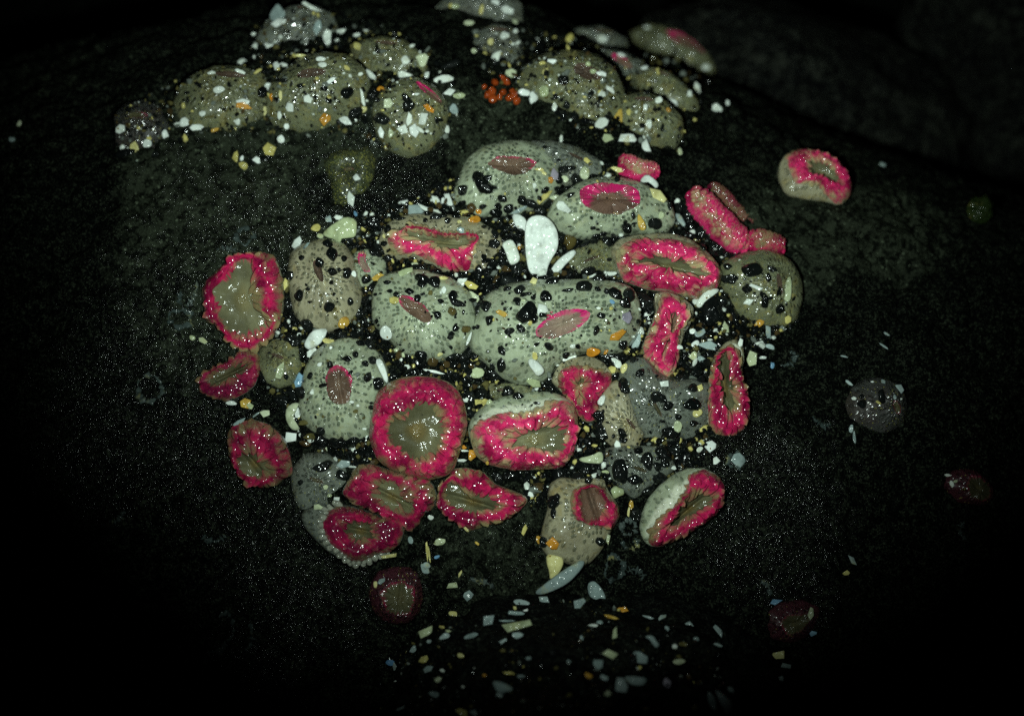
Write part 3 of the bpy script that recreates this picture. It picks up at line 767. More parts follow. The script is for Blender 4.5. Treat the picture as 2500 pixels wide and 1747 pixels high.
A(N_O, 'long slipper-shaped pink anemone folded around a dark green trough', 'slipper-shaped pink anemone',
  P(6, '1300,560 1350,500 1420,470 1490,500 1500,600 1480,700 1480,760 1505,830 1535,930 1548,1040 1512,1155 1430,1235 1340,1263 1250,1240 1180,1160 1175,1060 1175,960 1195,860 1235,780 1245,680 1270,610'),
  P(6, '1290,610 1350,570 1395,630 1370,740 1425,830 1435,950 1425,1060 1370,1070 1310,980 1270,880 1262,790'),
  T=P(6, '1275,600 1340,540 1400,530 1440,580 1465,660 1475,740 1503,830 1532,930 1545,1040 1510,1152 1430,1232 1340,1260 1265,1235 1212,1160 1205,1060 1205,960 1222,860 1250,780 1260,680'), c=px(6, 1350, 850), band=True, col='tan', pink='rose', disc='olive', h=.34, lobe=.17, sink=.45, mouth=False, lift=.2)
A(N_O, 'biggest round open anemone, pink tentacles around a wide olive disc with amber mouth', 'biggest round pink anemone',
  P(8, '1505,500 1600,428 1700,383 1830,376 1960,383 2085,430 2155,500 2195,590 2218,700 2212,800 2182,900 2150,1000 2125,1090 2060,1160 1930,1190 1780,1170 1620,1110 1520,1045 1478,960 1448,860 1452,760 1476,640 1488,560'),
  P(8, '1650,690 1760,630 1880,590 1980,605 2030,680 2055,780 2035,900 1990,990 1880,1040 1780,1015 1690,955 1620,900 1600,800 1610,735'), pink='rose', disc='olive', h=.26, lobe=.2, sink=.24, col='tan', lift=.45)
A(N_O, 'wide pink anemone with cream band and grey net-patterned collar above its lumpy disc', 'cream-banded pink anemone',
  P(7, '935,1310 955,1235 1010,1165 1080,1105 1200,1055 1350,1025 1480,1010 1600,1015 1705,1055 1775,1118 1800,1220 1805,1330 1785,1440 1765,1490 1720,1570 1640,1620 1520,1622 1350,1632 1200,1612 1080,1580 1000,1520 965,1430'),
  P(7, '1220,1390 1290,1325 1420,1300 1560,1260 1650,1255 1705,1320 1695,1440 1600,1510 1480,1490 1350,1480 1250,1460'),
  T=P(7, '950,1320 1010,1270 1090,1225 1180,1185 1290,1195 1400,1180 1500,1140 1600,1100 1690,1080 1772,1125 1797,1220 1802,1330 1782,1440 1760,1490 1716,1567 1636,1616 1520,1618 1350,1628 1200,1608 1082,1576 1003,1517 968,1430'), c=px(7, 1450, 1390), band=True, col='pale', pink='hot', disc='green', h=.34, lobe=.19, sink=.36, mouth=True, lift=.5)
A(N_O, 'crumpled folded pink anemone squeezed between the magenta-slit dome and cream-banded anemone', 'crumpled folded anemone',
  P(7, '1590,930 1620,850 1660,790 1760,745 1900,728 2005,785 2068,870 2068,960 2010,1020 1975,1110 1945,1240 1870,1258 1800,1210 1745,1090 1660,1010'),
  P(7, '1740,935 1820,885 1870,930 1840,1010 1830,1130 1800,1120 1770,1020'),
  T=P(7, '1640,930 1665,850 1740,810 1900,820 2000,860 2062,900 2060,960 2005,1015 1965,1110 1935,1235 1870,1250 1805,1205 1750,1090 1670,1005'), c=px(7, 1810, 980), col='tan', pink='rose', disc='olive', h=.3, lobe=.17, sink=.3, mouth=False, lift=.15)
A(N_O, 'dim oval crimson anemone alone on dark rock beside a rounded white shell', 'dim oval crimson anemone',
  P(8, '345,850 370,762 450,722 560,718 660,748 740,808 790,880 832,980 852,1080 855,1150 775,1185 740,1222 640,1252 530,1232 430,1152 368,1060 342,950'),
  P(8, '430,1030 480,950 550,920 620,980 690,1080 670,1150 590,1185 510,1160 450,1110'), pink='wine', disc='olive', h=.28, lobe=.19, sink=.15, col='dark', mouth=False, lift=.25)
A(N_O, 'pink anemone with oval olive disc partly under the biggest round one', 'oval olive-disc anemone',
  P(9, '425,490 480,390 555,285 650,255 780,300 900,330 1050,350 1150,420 1180,510 1152,595 1080,650 1025,745 960,800 895,730 800,690 700,640 600,600 500,560'),
  P(9, '640,440 730,380 850,400 970,500 1020,590 985,640 860,630 740,570 680,510'), pink='wine', disc='olive', h=.24, lobe=.19, sink=.15, col='grey', mouth=False, lift=.2)
A(N_O, 'crimson anemone fringed with pale bead-like tentacle tips at the colony\'s low end', 'bead-fringed crimson anemone',
  P(9, '110,640 200,600 320,620 400,585 520,595 640,640 740,680 870,675 915,740 920,815 885,895 800,955 710,980 620,1020 560,1060 440,1020 300,930 190,820 120,730'),
  P(9, '440,710 540,695 650,705 720,755 708,815 640,860 540,860 470,800'),
  T=P(9, '295,720 330,630 400,590 520,600 640,645 740,683 868,680 908,740 913,812 880,888 800,948 700,972 620,1010 540,1018 490,1000 440,940 360,880 310,800'), c=px(9, 585, 780), pink='wine', disc='olive', h=.3, lobe=.15, sink=.25, beaded=(2.3, 5.6), col='grey', mouth=False, lift=.3)
A(N_O, 'boat-shaped pink anemone with two grey-green hollows under the cream-banded one', 'boat-shaped pink anemone',
  P(9, '1155,590 1195,520 1185,430 1275,365 1300,300 1400,290 1540,325 1640,425 1760,468 1875,515 1890,560 1810,645 1705,708 1580,745 1440,790 1360,748 1275,685 1225,640'),
  P(9, '1265,420 1330,385 1400,450 1500,470 1640,510 1720,580 1650,640 1480,655 1330,625 1245,550'), c=px(9, 1460, 560), pink='rose', disc='olive', h=.26, lobe=.17, sink=.2, col='tan', mouth=False, lift=.25)
A(N_O, 'striped spotted anemone opening sideways with a dull pink mouth over a yellow shell wedge', 'striped spotted anemone',
  P(10, '455,420 540,370 640,380 780,370 880,385 920,480 1000,590 1006,680 945,775 912,860 835,980 745,1062 640,1065 535,1020 425,985 375,880 398,760 438,620 440,500'),
  P(10, '690,450 800,430 850,500 900,580 890,660 810,680 730,690 690,600'),
  T=P(10, '630,450 755,405 865,425 915,500 992,600 1000,680 940,768 880,742 760,712 655,675 615,590 605,520'), c=px(10, 790, 570), pink='rose', disc='brown', h=.4, lobe=.13, sink=.2, col='tan', mouth=False, lift=.25)
A(N_O, 'tilted oval pink anemone with white band along one side, farthest from the colony centre', 'white-banded oval anemone',
  P(10, '1155,770 1178,640 1228,530 1328,415 1440,335 1540,295 1660,292 1765,342 1828,425 1834,520 1788,625 1685,725 1565,798 1450,868 1330,912 1250,912 1190,865'),
  P(10, '1430,640 1550,490 1660,455 1745,485 1720,590 1600,665 1470,740 1385,795 1360,765 1400,690'),
  T=P(10, '1215,860 1255,740 1330,650 1430,580 1480,500 1530,420 1545,340 1660,300 1760,348 1822,428 1828,520 1782,622 1680,722 1562,794 1450,862 1330,905 1255,905'), c=px(10, 1540, 620), band=True, col='pale', pink='rose', disc='olive', h=.36, lobe=.15, sink=.4, mouth=False, lift=.35)
A(N_C, 'small dim magenta anemone closed to a glossy knob on dark rock below the colony', 'small magenta knob',
  P(9, '655,1290 680,1190 720,1120 830,1085 950,1085 1015,1130 1045,1220 1055,1310 1030,1415 960,1488 860,1505 760,1478 690,1405'),
  P(9, '740,1260 820,1180 930,1150 1000,1210 1010,1310 970,1410 880,1440 790,1400'), rim='thin', col='maroon', disc='red', pink='dim', h=.36, sink=.05, mouth=False, lift=.1)
A(N_C, 'faint dark crimson anemone dotted with shell bits, alone in shadow on far rock', 'faint crimson knob',
  P(17, '1195,400 1210,340 1270,315 1340,318 1400,350 1440,410 1442,460 1400,495 1330,490 1260,480'),
  P(17, '1290,400 1310,345 1370,345 1425,410 1425,460 1370,480 1310,455'), rim='thin', col='maroon', disc='red', pink='dim', h=.36, sink=.05, mouth=False)
A(N_C, 'barely lit dark red anemone pressed flat in the shadowed rock corner', 'barely lit red anemone',
  P(17, '245,1120 260,1060 330,1018 440,1000 530,1035 525,1110 470,1180 390,1215 290,1190'),
  P(17, '310,1110 360,1065 450,1060 490,1090 440,1150 360,1170'), rim='thin', col='maroon', disc='red', pink='dim', h=.3, sink=.05, mouth=False)
A(N_C, 'tiny net-patterned bud with a bright pink slit beside the pink-rimmed slot anemone', 'tiny pink-slit bud',
  P(3, '1305,530 1345,445 1430,418 1520,455 1575,520 1570,600 1500,660 1440,720 1370,700 1330,620'),
  P(3, '1370,450 1420,440 1435,520 1475,590 1420,600 1380,530'), rim='thin', col='pale', disc='magenta', pink='hot', h=.36, sink=.05, mouth=False)
# ---- closed anemones of the main colony
A(N_C, 'broad pale spotted dome with a long magenta slit, the biggest closed anemone', 'magenta-slit dome',
  P(7, '985,570 1030,460 1090,300 1180,228 1300,190 1480,165 1700,165 1900,160 2060,180 2185,222 2235,330 2245,480 2205,600 2110,705 1960,725 1850,700 1690,755 1620,822 1560,905 1480,942 1360,932 1230,892 1130,802 1035,722 985,650'),
  ell(7, 1688, 476, 228, 88, -20), rim='thin', col='pale', disc='magenta', h=.42, sink=.12, mouth=False, lift=.15)
A(N_C, 'pale spotted dome with a slanting brown slit among black pebbles', 'slanting-slit dome', 
  P(7, '210,430 212,260 270,140 420,88 600,85 800,145 935,255 968,400 962,520 930,625 830,735 700,755 560,744 440,694 355,625 295,550 235,500'),
  ell(7, 540, 390, 148, 60, 38), fringe=False, rim='thin', col='pale', disc='brownpink', h=.42, sink=.1, mouth=False, lift=.15)
A(N_C, 'pale dome with a dark V-shaped crease beside the pear-shaped pink anemone', 'V-creased dome',
  P(3, '828,560 850,450 950,385 1100,355 1250,395 1315,500 1345,640 1385,750 1352,885 1290,985 1180,1045 1050,1045 930,1003 868,905 848,785 828,680'),
  ell(3, 1062, 620, 85, 28, 70), rim='thin', col='tan', disc='brown', pink='dim', h=.42, sink=.15, mouth=False, lift=.1)
A(N_C, 'grey spotted dome with an upright oval brown mouth above rounded black pebbles', 'oval-mouthed grey dome', 
  P(8, '915,620 935,480 955,350 1015,225 1120,145 1260,105 1400,125 1515,225 1575,350 1575,480 1500,600 1475,700 1445,835 1370,875 1250,885 1110,845 995,775 935,700'),
  ell(8, 1237, 450, 148, 104, 82), fringe=False, rim='thin', col='pale', disc='brownpink', h=.42, sink=.02, mouth=False, lift=.15)
A(N_C, 'spotted dome with an eye-shaped brown mouth edged pink at the colony top', 'eye-mouthed dome',
  P(4, '850,440 900,300 965,180 1060,108 1200,68 1350,60 1500,98 1590,190 1645,300 1645,400 1585,480 1480,565 1300,625 1100,645 945,625 868,560'),
  P(4, '1075,258 1160,195 1280,205 1400,215 1460,240 1430,290 1380,335 1300,352 1200,325 1120,285'), rim='thin', col='pale', disc='brownpink', h=.42, sink=.12, mouth=False, lift=.2)
A(N_C, 'spotted dome with a wide half pink, half brown mouth beside the big white shell', 'half-pink-mouthed dome',
  P(5, '0,560 40,480 120,430 190,375 330,332 480,326 640,366 765,428 865,540 878,650 805,728 600,728 400,748 250,768 130,748 20,690 -20,620'),
  ell(5, 410, 487, 240, 115, 3), rim='thin', col='pale', disc='halfpink', h=.40, sink=.08, mouth=False, lift=.2)
A(N_C, 'sand-dusted dome stuck with pebbles and shells at the colony edge by bare rock', 'pebble-stuck edge dome',
  P(5, '1255,1010 1320,945 1440,895 1580,872 1700,905 1785,970 1838,1080 1848,1220 1815,1355 1740,1440 1620,1460 1500,1440 1395,1345 1325,1245 1262,1140'),
  ell(5, 1650, 1130, 75, 20, 80), rim='thin', col='dusty', disc='brown', pink='dim', h=.42, sink=.03, mouth=False, lift=.1)
A(N_C, 'wide grey body between the tall grooved and the slipper-shaped pink anemones', 'wide grey body',
  P(6, '560,700 640,640 740,640 820,740 920,790 1080,790 1210,830 1215,1000 1205,1140 1110,1260 900,1290 720,1260 630,1140 550,1000 520,850'),
  ell(6, 800, 1010, 60, 14, 60), rim='thin', col='grey', disc='red', pink='dim', h=.34, sink=.05, mouth=False)
A(N_C, 'small tan anemone with yellow radiating lines beside a round black pebble', 'yellow-lined tan anemone',
  P(6, '355,1050 395,900 500,805 590,900 620,1010 655,1120 700,1210 650,1325 510,1335 415,1255 375,1130'),
  ell(6, 600, 1130, 60, 14, 50), rim='thin', col='tan', disc='brown', pink='dim', h=.36, sink=.05, mouth=False, lift=.05)
A(N_C, 'small plain tan dome between the pear-shaped pink and the oval-mouthed grey', 'plain tan dome',
  P(3, '595,1210 700,1130 820,1115 895,1200 908,1330 855,1455 740,1490 640,1440 595,1320'),
  ell(3, 740, 1250, 50, 12, 20), rim='thin', col='dusty', disc='brown', pink='dim', h=.32, sink=.05, mouth=False)
A(N_C, 'low dark grey anemone caked in grit between the two crimson ones', 'low gritty grey anemone',
  P(8, '855,1110 945,1000 1100,990 1250,1090 1290,1200 1200,1355 1100,1430 950,1460 875,1355 845,1205'),
  ell(8, 1050, 1180, 60, 14, 20), rim='thin', col='grey', disc='red', pink='dim', h=.3, sink=.05, mouth=False)
A(N_C, 'grey gritty body under a bed of black pebbles beside the white-banded oval', 'pebble-covered grey body',
  P(10, '905,150 1100,130 1350,140 1430,300 1280,420 1110,530 1020,450 930,350'),
  ell(10, 1150, 300, 60, 14, 20), rim='thin', col='grey', disc='red', pink='dim', h=.3, sink=.05, mouth=False)
A(N_C, 'narrow brown body wedged above the cream-banded pink anemone', 'narrow brown body',
  P(7, '1030,1000 1100,945 1300,950 1425,985 1410,1045 1200,1075 1050,1065'),
  ell(7, 1220, 1000, 60, 10, 0), rim='thin', col='dusty', disc='brown', pink='dim', h=.3, sink=.05, mouth=False)
A(N_C, 'yellow sand-dusted body beside the broad pink oval and the long white splinter', 'yellow-dusted body',
  P(4, '1620,1085 1690,950 1850,865 2020,820 2110,930 2130,1070 1960,1060 1800,1115'),
  ell(4, 1900, 980, 60, 10, -20), rim='thin', col='dusty', disc='brown', pink='dim', h=.3, sink=.05, mouth=False)
A(N_C, 'grey shelly body behind the eye-mouthed dome', 'grey body behind',
  P(4, '1415,60 1600,50 1800,100 1955,195 1998,300 1890,400 1700,410 1610,300 1550,180'),
  ell(4, 1780, 180, 70, 12, 25), rim='thin', col='grey', disc='brown', pink='dim', h=.36, sink=.05, mouth=False)
# ---- closed anemones of the upper ledge
A(N_C, 'rounded olive dome with an amber-and-white shell stuck on its face, on the ledge', 'amber-shell ledge dome',
  P(1, '455,650 495,550 580,478 700,425 850,425 985,468 1045,560 1055,680 1005,785 900,828 750,838 595,828 495,765'),
  ell(1, 825, 500, 100, 22, 3), rim='thin', col='dusty', disc='brown', pink='dim', h=.40, sink=.05, mouth=False, lift=.2)
A(N_C, 'glossy rounded olive dome under a lidded red slit, middle of the ledge', 'lidded ledge dome',
  P(1, '1038,625 1068,530 1150,448 1250,365 1380,340 1505,355 1605,428 1648,520 1628,645 1545,730 1400,788 1250,820 1095,795 1045,720'),
  ell(1, 1330, 495, 95, 26, -8), rim='thin', col='dusty', disc='brown', pink='dim', h=.40, sink=.05, mouth=False, lift=.2)
A(N_C, 'egg-shaped ledge dome crusted with white shards under a magenta slit', 'shard-crusted ledge dome',
  P(1, '1695,660 1755,568 1850,512 1960,500 2060,550 2130,640 2140,720 2108,835 2025,928 1900,968 1795,925 1722,835 1695,750'),
  ell(1, 2040, 598, 110, 22, 40), rim='thin', col='dusty', disc='halfpink', pink='rose', h=.40, sink=.04, mouth=False, lift=.2)
A(N_C, 'blurred tan dome behind the shard-crusted ledge dome', 'blurred tan dome',
  P(1, '1555,305 1635,258 1750,236 1875,256 1970,328 2010,420 1955,510 1800,510 1675,480 1595,408'),
  ell(1, 1780, 290, 70, 14, 5), rim='thin', col='dusty', disc='brown', pink='dim', h=.38, sink=.05, mouth=False)
A(N_C, 'dim shell-laden dome set highest on the ledge with a thin red slit', 'highest shell-laden dome',
  P(1, '925,335 995,180 1075,98 1200,45 1325,45 1425,95 1468,220 1428,318 1300,358 1100,378'),
  ell(1, 1300, 88, 80, 14, 8), rim='thin', col='grey', disc='red', pink='dim', h=.38, sink=.05, mouth=False)
A(N_C, 'small dark purplish knob ringed with white chips at the ledge end', 'purplish ledge knob',
  P(1, '85,730 145,658 250,632 355,675 408,780 425,880 345,945 200,968 95,905'),
  ell(1, 240, 740, 60, 20, 0), rim='thin', col='dark', disc='red', pink='dim', h=.38, sink=.05, mouth=False)
A(N_C, 'big amber-tinged ledge dome with a brown oval mouth beside the orange sponge', 'amber-tinged ledge dome',
  P(2, '685,530 738,420 850,348 1000,326 1150,355 1262,438 1315,560 1328,680 1285,785 1180,838 1050,808 945,728 845,668 735,615'),
  ell(2, 1090, 515, 92, 45, 22), rim='thin', col='dusty', disc='brown', pink='dim', h=.40, sink=.05, mouth=False, lift=.2)
A(N_C, 'smooth olive dome at the ledge edge behind two white chips', 'smooth olive dome',
  P(2, '1395,485 1495,425 1620,462 1725,545 1798,650 1768,728 1680,700 1575,670 1475,610'),
  ell(2, 1560, 480, 60, 10, 25), rim='thin', col='dusty', disc='brown', pink='dim', h=.38, sink=.03, mouth=False)
A(N_C, 'rounded olive dome under a dark hollow, lowest at the ledge edge', 'lowest ledge dome',
  P(2, '1285,725 1335,618 1450,585 1585,635 1688,738 1698,832 1645,918 1520,928 1395,878 1312,825'),
  ell(2, 1440, 650, 60, 14, 10), rim='thin', col='dusty', disc='brown', pink='dim', h=.40, sink=.05, mouth=False, lift=.1)
A(N_C, 'shadowed grey anemone with a narrow crimson slit behind the amber-tinged dome', 'crimson-slit shadow anemone',
  P(2, '1125,385 1195,318 1330,325 1455,395 1510,480 1405,530 1275,490'),
  ell(2, 1315, 415, 80, 24, 35), rim='thin', col='grey', disc='halfpink', pink='dim', h=.44, sink=.04, mouth=False)
A(N_C, 'blurred brownish dome speckled with shell grit above the orange sponge', 'blurred brownish dome',
  P(2, '375,335 415,218 520,165 645,185 698,280 688,405 585,452 445,430'),
  ell(2, 555, 215, 60, 14, 0), rim='thin', col='grey', disc='brown', pink='dim', h=.38, sink=.05, mouth=False)
A(N_C, 'blurred grit-covered dome cut by the photo top edge', 'grit-covered top dome',
  P(2, '170,60 300,-60 550,-70 690,30 690,155 560,178 370,138'),
  ell(2, 430, 10, 60, 14, 0), rim='thin', col='grey', disc='brown', pink='dim', h=.44, sink=.05, mouth=False)
A(N_C, 'dark low anemone under shell bits on the far ledge rim', 'dark far-rim anemone',
  P(2, '965,255 1045,178 1200,165 1335,238 1368,340 1200,318 1045,308'),
  ell(2, 1200, 210, 60, 12, 5), rim='thin', col='grey', disc='red', pink='dim', h=.44, sink=.05, mouth=False)
A(N_C, 'blurred anemone with a pink top on the far corner of the ledge', 'pink-topped far anemone',
  P(2, '1380,210 1500,160 1640,178 1762,252 1856,345 1892,430 1858,498 1760,498 1680,430 1575,380 1445,325'),
  P(2, '1590,205 1690,212 1790,282 1858,362 1800,350 1690,300 1620,255'), rim='thin', col='dusty', disc='halfpink', pink='rose', h=.38, sink=.02, mouth=False, c=px(2, 1725, 275))
A(N_C, 'dark shell-studded anemone with a purple spot on the shadowed rock flank', 'shell-studded dark anemone',
  P(16, '840,1565 895,1450 1000,1375 1120,1362 1255,1415 1308,1515 1318,1600 1285,1705 1150,1790 1000,1770 875,1705'),
  ell(16, 1225, 1590, 60, 30, 70), rim='thin', col='dark', disc='red', pink='dim', h=.38, sink=.02, mouth=False)
A(N_C, 'green mossy sand-covered mound below the ledge, above the pale yellow shell plate', 'green sandy mound',
  P(1, '1375,1010 1420,960 1500,920 1580,935 1650,905 1705,990 1690,1100 1650,1180 1600,1270 1520,1300 1440,1270 1425,1150'),
  ell(1, 1540, 1060, 30, 10, 0), rim=False, col='moss', disc='olive', h=.16, sink=.02, mouth=False)
# ------------------------------------------------------------------ pebbles, shell bits, scars
bpy.context.view_layer.update()
parts = [ch for a in ANEM for ch in a['o'].children]
root_of = {}
for a in ANEM:
    for ch in a['o'].children: root_of[ch.name] = a
ALLB, OWN = bvh_of([rock, fr, bk, bk2] + parts)
def surface(sx, sy):
    r = ray(sx, sy); h = ALLB.ray_cast(CAM, r)
    if h[0] is None: return None
    n = h[1] if h[1].dot(r) < 0 else -h[1]
    # smooth the normal over a few neighbours
    ns = n.copy()
    for dx, dy in ((9, 0), (-9, 0), (0, 9), (0, -9)):
        g = ALLB.ray_cast(CAM, ray(sx + dx, sy + dy))
        if g[0] is not None: ns += g[1] if g[1].dot(r) < 0 else -g[1]
    return h[0], ns.normalized(), OWN[h[2]], (h[0] - CAM).dot(FWD) / DIST
def frame_at(n, keep=0.6):
    nb = (n * (1 - keep) - FWD * keep).normalized()
    u = (RT - nb * RT.dot(nb)).normalized()
    return u, nb.cross(u), nb

BITS = []
def place(me_name, vs, fs, mat, loc, rot3, info):
    o = mesh_obj(me_name, vs, fs, mat)
    u, v, n = rot3
    M = Matrix((u, v, n)).transposed().to_4x4(); M.translation = loc
    o.matrix_world = M
    info['obj'] = o; BITS.append(info); return o

def pebble(sx, sy, a, b, ang, kind, lump=0.16):
    s = surface(sx, sy)
    if s is None: return
    p, n, own, k = s
    a *= k / 100; b *= k / 100
    u, v, nb = frame_at(n, 0.75)
    t = math.radians(-ang); U = u * math.cos(t) + v * math.sin(t); V = nb.cross(U)
    nr, ns = 17, 24
    th = np.linspace(0, math.pi, nr)[:, None]; ph = np.linspace(0, 2 * math.pi, ns, endpoint=False)[None, :]
    d = np.stack([np.sin(th) * np.cos(ph), np.sin(th) * np.sin(ph), np.cos(th) + 0 * ph], -1)
    sd = rng.random() * 90
    r = angular(d, int(sd * 1000), rng.choice([12, 15, 18]), rng.choice([5, 6, 9])) * (1 + 0.12 * noise3(d * 2.7 + sd))
    d = d * r[..., None] * np.array([a, b, 0.62 * min(a, b) + 0.02]) * 1.03
    place('pebble', d.reshape(-1, 3), grid_faces(nr, ns, True, True), BIT[kind], p + nb * 0.22 * min(a, b), (U, V, nb),
          dict(kind=kind, sx=sx, sy=sy, a=a, b=b, own=own, sort='pebble'))

def plate(outline, thick, curve):
    """a worn shell chip: outline (local), rounded edge, slight dish"""
    o = np.array(outline); c = o.mean(0); n = len(o)
    rows = []
    R = max(np.hypot(*(o - c).T))
    def row(k, z):
        q = c + (o - c) * k
        d = np.hypot(q[:, 0] - c[0], q[:, 1] - c[1]) / R
        return np.column_stack([q, z + curve * (1 - d ** 2)])
    for k, z in ((0.02, .5), (0.45, .5), (0.8, .46), (0.95, .3), (1.0, 0.0), (0.95, -.35), (0.6, -.5), (0.02, -.5)):
        rows.append(row(k, z * thick))
    return np.concatenate(rows), grid_faces(len(rows), n, True, True)
def rounded(poly, it=2):
    for _ in range(it):
        q = []
        for i in range(len(poly)):
            a, b = poly[i], poly[(i + 1) % len(poly)]
            q.append((a[0] * .75 + b[0] * .25, a[1] * .75 + b[1] * .25)); q.append((a[0] * .25 + b[0] * .75, a[1] * .25 + b[1] * .75))
        poly = q
    return poly
def shell(sx, sy, a, b, ang, kind):
    s = surface(sx, sy)
    if s is None: return
    p, n, own, k = s
    a *= k / 100; b *= k / 100
    u, v, nb = frame_at(n, 0.7)
    tl = rng.uniform(-.22, .22); nb = (nb + u * tl + v * rng.uniform(-.22, .22)).normalized(); u = (u - nb * u.dot(nb)).normalized(); v = nb.cross(u)
    t = math.radians(-ang); U = u * math.cos(t) + v * math.sin(t); V = nb.cross(U)
    m = rng.choice([4, 5, 5, 6, 7]); st = rng.random() * 6.3
    pl = []
    for i in range(m):
        q = st + 2 * math.pi * (i + rng.uniform(-.28, .28)) / m; r = rng.uniform(.82, 1.35)
        pl.append((a * r * math.cos(q), b * r * math.sin(q)))
    vs, fs = plate(rounded(pl, rng.choice([0, 0, 1])), min(0.055, 0.22 * min(a, b)) + 0.015, rng.uniform(-.1, .25) * min(a, b))
    place('shell_fragment', vs, fs, BIT[kind], p + nb * (0.06 + 0.10 * min(a, b)), (U, V, nb), dict(kind=kind, sx=sx, sy=sy, a=a, b=b, own=own, sort='shell'))
def cut_shell(f, s, kind, name, label, lift=0.12, thick=0.1, curve=0.06, it=1, keep=0.8):
    pts = P(f, s); sx = sum(p[0] for p in pts) / len(pts); sy = sum(p[1] for p in pts) / len(pts)
    p, n, own, k = surface(sx, sy)
    u, v, nb = frame_at(n, keep)
    org = p + nb * lift; loc = []
    for q in pts:
        r = ray(*q); w = CAM + r * ((org - CAM).dot(nb) / r.dot(nb)) - org; loc.append((w.dot(u), w.dot(v)))
    if area(loc) < 0: loc = loc[::-1]
    vs, fs = plate(rounded(loc, it), thick, curve)
    o = place(name, vs, fs, BIT[kind], org, (u, v, nb), dict(kind=kind, sx=sx, sy=sy, a=1, b=1, own=own, sort='shell', label=label))

SH = 'shell_fragment'
cut_shell(4, '1390,690 1420,640 1490,620 1560,638 1612,690 1642,750 1652,830 1640,900 1600,960 1570,1020 1550,1090 1480,1090 1420,1086 1395,980 1384,850 1384,760', 'w', SH, 'biggest white shell, a thick fan standing on black pebbles at the colony centre', .5, .13, -.10)
cut_shell(4, '1280,615 1340,618 1400,662 1395,720 1385,800 1340,745 1298,700', 'w', SH, 'pointed white shell splinter touching the top of the biggest white shell', .22, .1, .04)
cut_shell(4, '1562,1104 1600,1030 1660,960 1760,893 1788,908 1782,940 1700,1020 1642,1092 1600,1106', 'w', SH, 'long white shell splinter leaning beside the foot of the biggest white shell', .22, .14, .05)
cut_shell(4, '1198,850 1258,813 1300,828 1347,950 1342,990 1285,1022 1258,1000 1228,910', 'w', SH, 'white oblong shell tile between the pink-rimmed slot and the biggest white shell', .2, .12, .04)
cut_shell(3, '1083,285 1130,240 1200,192 1265,152 1352,178 1352,270 1342,318 1280,325 1235,335 1225,362 1195,368 1180,338 1095,312', 'g', SH, 'large pale yellow-green shell plate with a stubby stalk on the dark rock', .2, .12, .05, 1)
cut_shell(3, '940,1145 1000,1050 1060,1033 1128,1032 1102,1112 1060,1162 985,1203 942,1182', 'w', SH, 'pointed white shell plate at the top of the oval-mouthed grey dome', .2, .12, .08, 1)
cut_shell(5, '650,332 700,286 762,328 795,372 772,402 742,372 700,345 662,356', 'w', SH, 'curved white shell hook lying against the small crumpled pink anemone', .3, .12, .06, 1)
cut_shell(7, '1408,758 1452,752 1502,788 1540,840 1528,872 1482,898 1450,852 1412,802', 'w', SH, 'brown-freckled white shell on the lower face of the magenta-slit dome', .16, .12, .05)
cut_shell(10, '325,1275 420,1190 530,1108 640,1038 712,1006 738,1032 692,1102 602,1192 482,1254 382,1292', 't', SH, 'long curved grey-green shell blade below the striped spotted anemone', .3, .2, .16, 2)
cut_shell(10, '428,968 500,962 548,978 568,1025 548,1082 502,1150 456,1174 448,1100 428,1040', 'y', SH, 'pitted yellow shell wedge resting on the long grey-green blade', .3, .2, .06)
cut_shell(10, '928,465 970,428 1000,450 1036,455 1042,502 1000,516 960,542 942,502', 'g', SH, 'star-shaped pale green shell beside the striped spotted anemone', .2, .12, .05, 1)
cut_shell(11, '1223,172 1258,148 1300,183 1327,230 1332,272 1308,255 1280,262 1255,252 1233,236', 't', SH, 'fish-shaped greyish shell lying across the rock cleft', .2, .1, .05, 1)
cut_shell(11, '1543,462 1590,456 1612,490 1632,512 1612,534 1590,510 1573,482', 't', SH, 'boot-shaped grey shell on the dark front rock', .15, .1, .04, 1)
cut_shell(11, '1428,690 1470,684 1568,697 1547,737 1500,742 1458,730', 't', SH, 'wide pale grey shell slab touching another at a corner on the front rock', .15, .1, .04, 1)
cut_shell(11, '688,712 740,716 812,750 823,787 780,788 735,780 712,770', 't', SH, 'broad pale grey shell slab lying alone on the dark front rock', .15, .1, .04, 1)
cut_shell(11, '1938,754 1990,788 2037,830 2032,880 2010,908 1985,872 1958,812', 't', SH, 'long grey leaf-shaped shell at the far side of the front rock', .15, .1, .04, 1)
cut_shell(6, '195,1405 300,1385 380,1345 400,1400 385,1450 300,1448 220,1435', 'g', SH, 'ribbed green triangular shell beside the cream-banded anemone', .2, .12, .05, 1)
cut_shell(6, '1130,165 1190,95 1280,72 1310,90 1240,140 1180,185 1150,235 1115,215', 'w', SH, 'curved white shell strip under the rim of the broad pink oval', .25, .08, .1, 1)
cut_shell(8, '1490,250 1540,235 1580,330 1600,420 1580,440 1530,350', 'w', SH, 'white tapering shell blade above the biggest round pink anemone', .15, .1, .05, 1)
cut_shell(8, '790,700 800,620 860,580 910,590 860,640 850,720 910,780 890,810 830,790', 'g', SH, 'folded yellow-green shell beside the oval-mouthed grey dome', .15, .16, .1, 1)

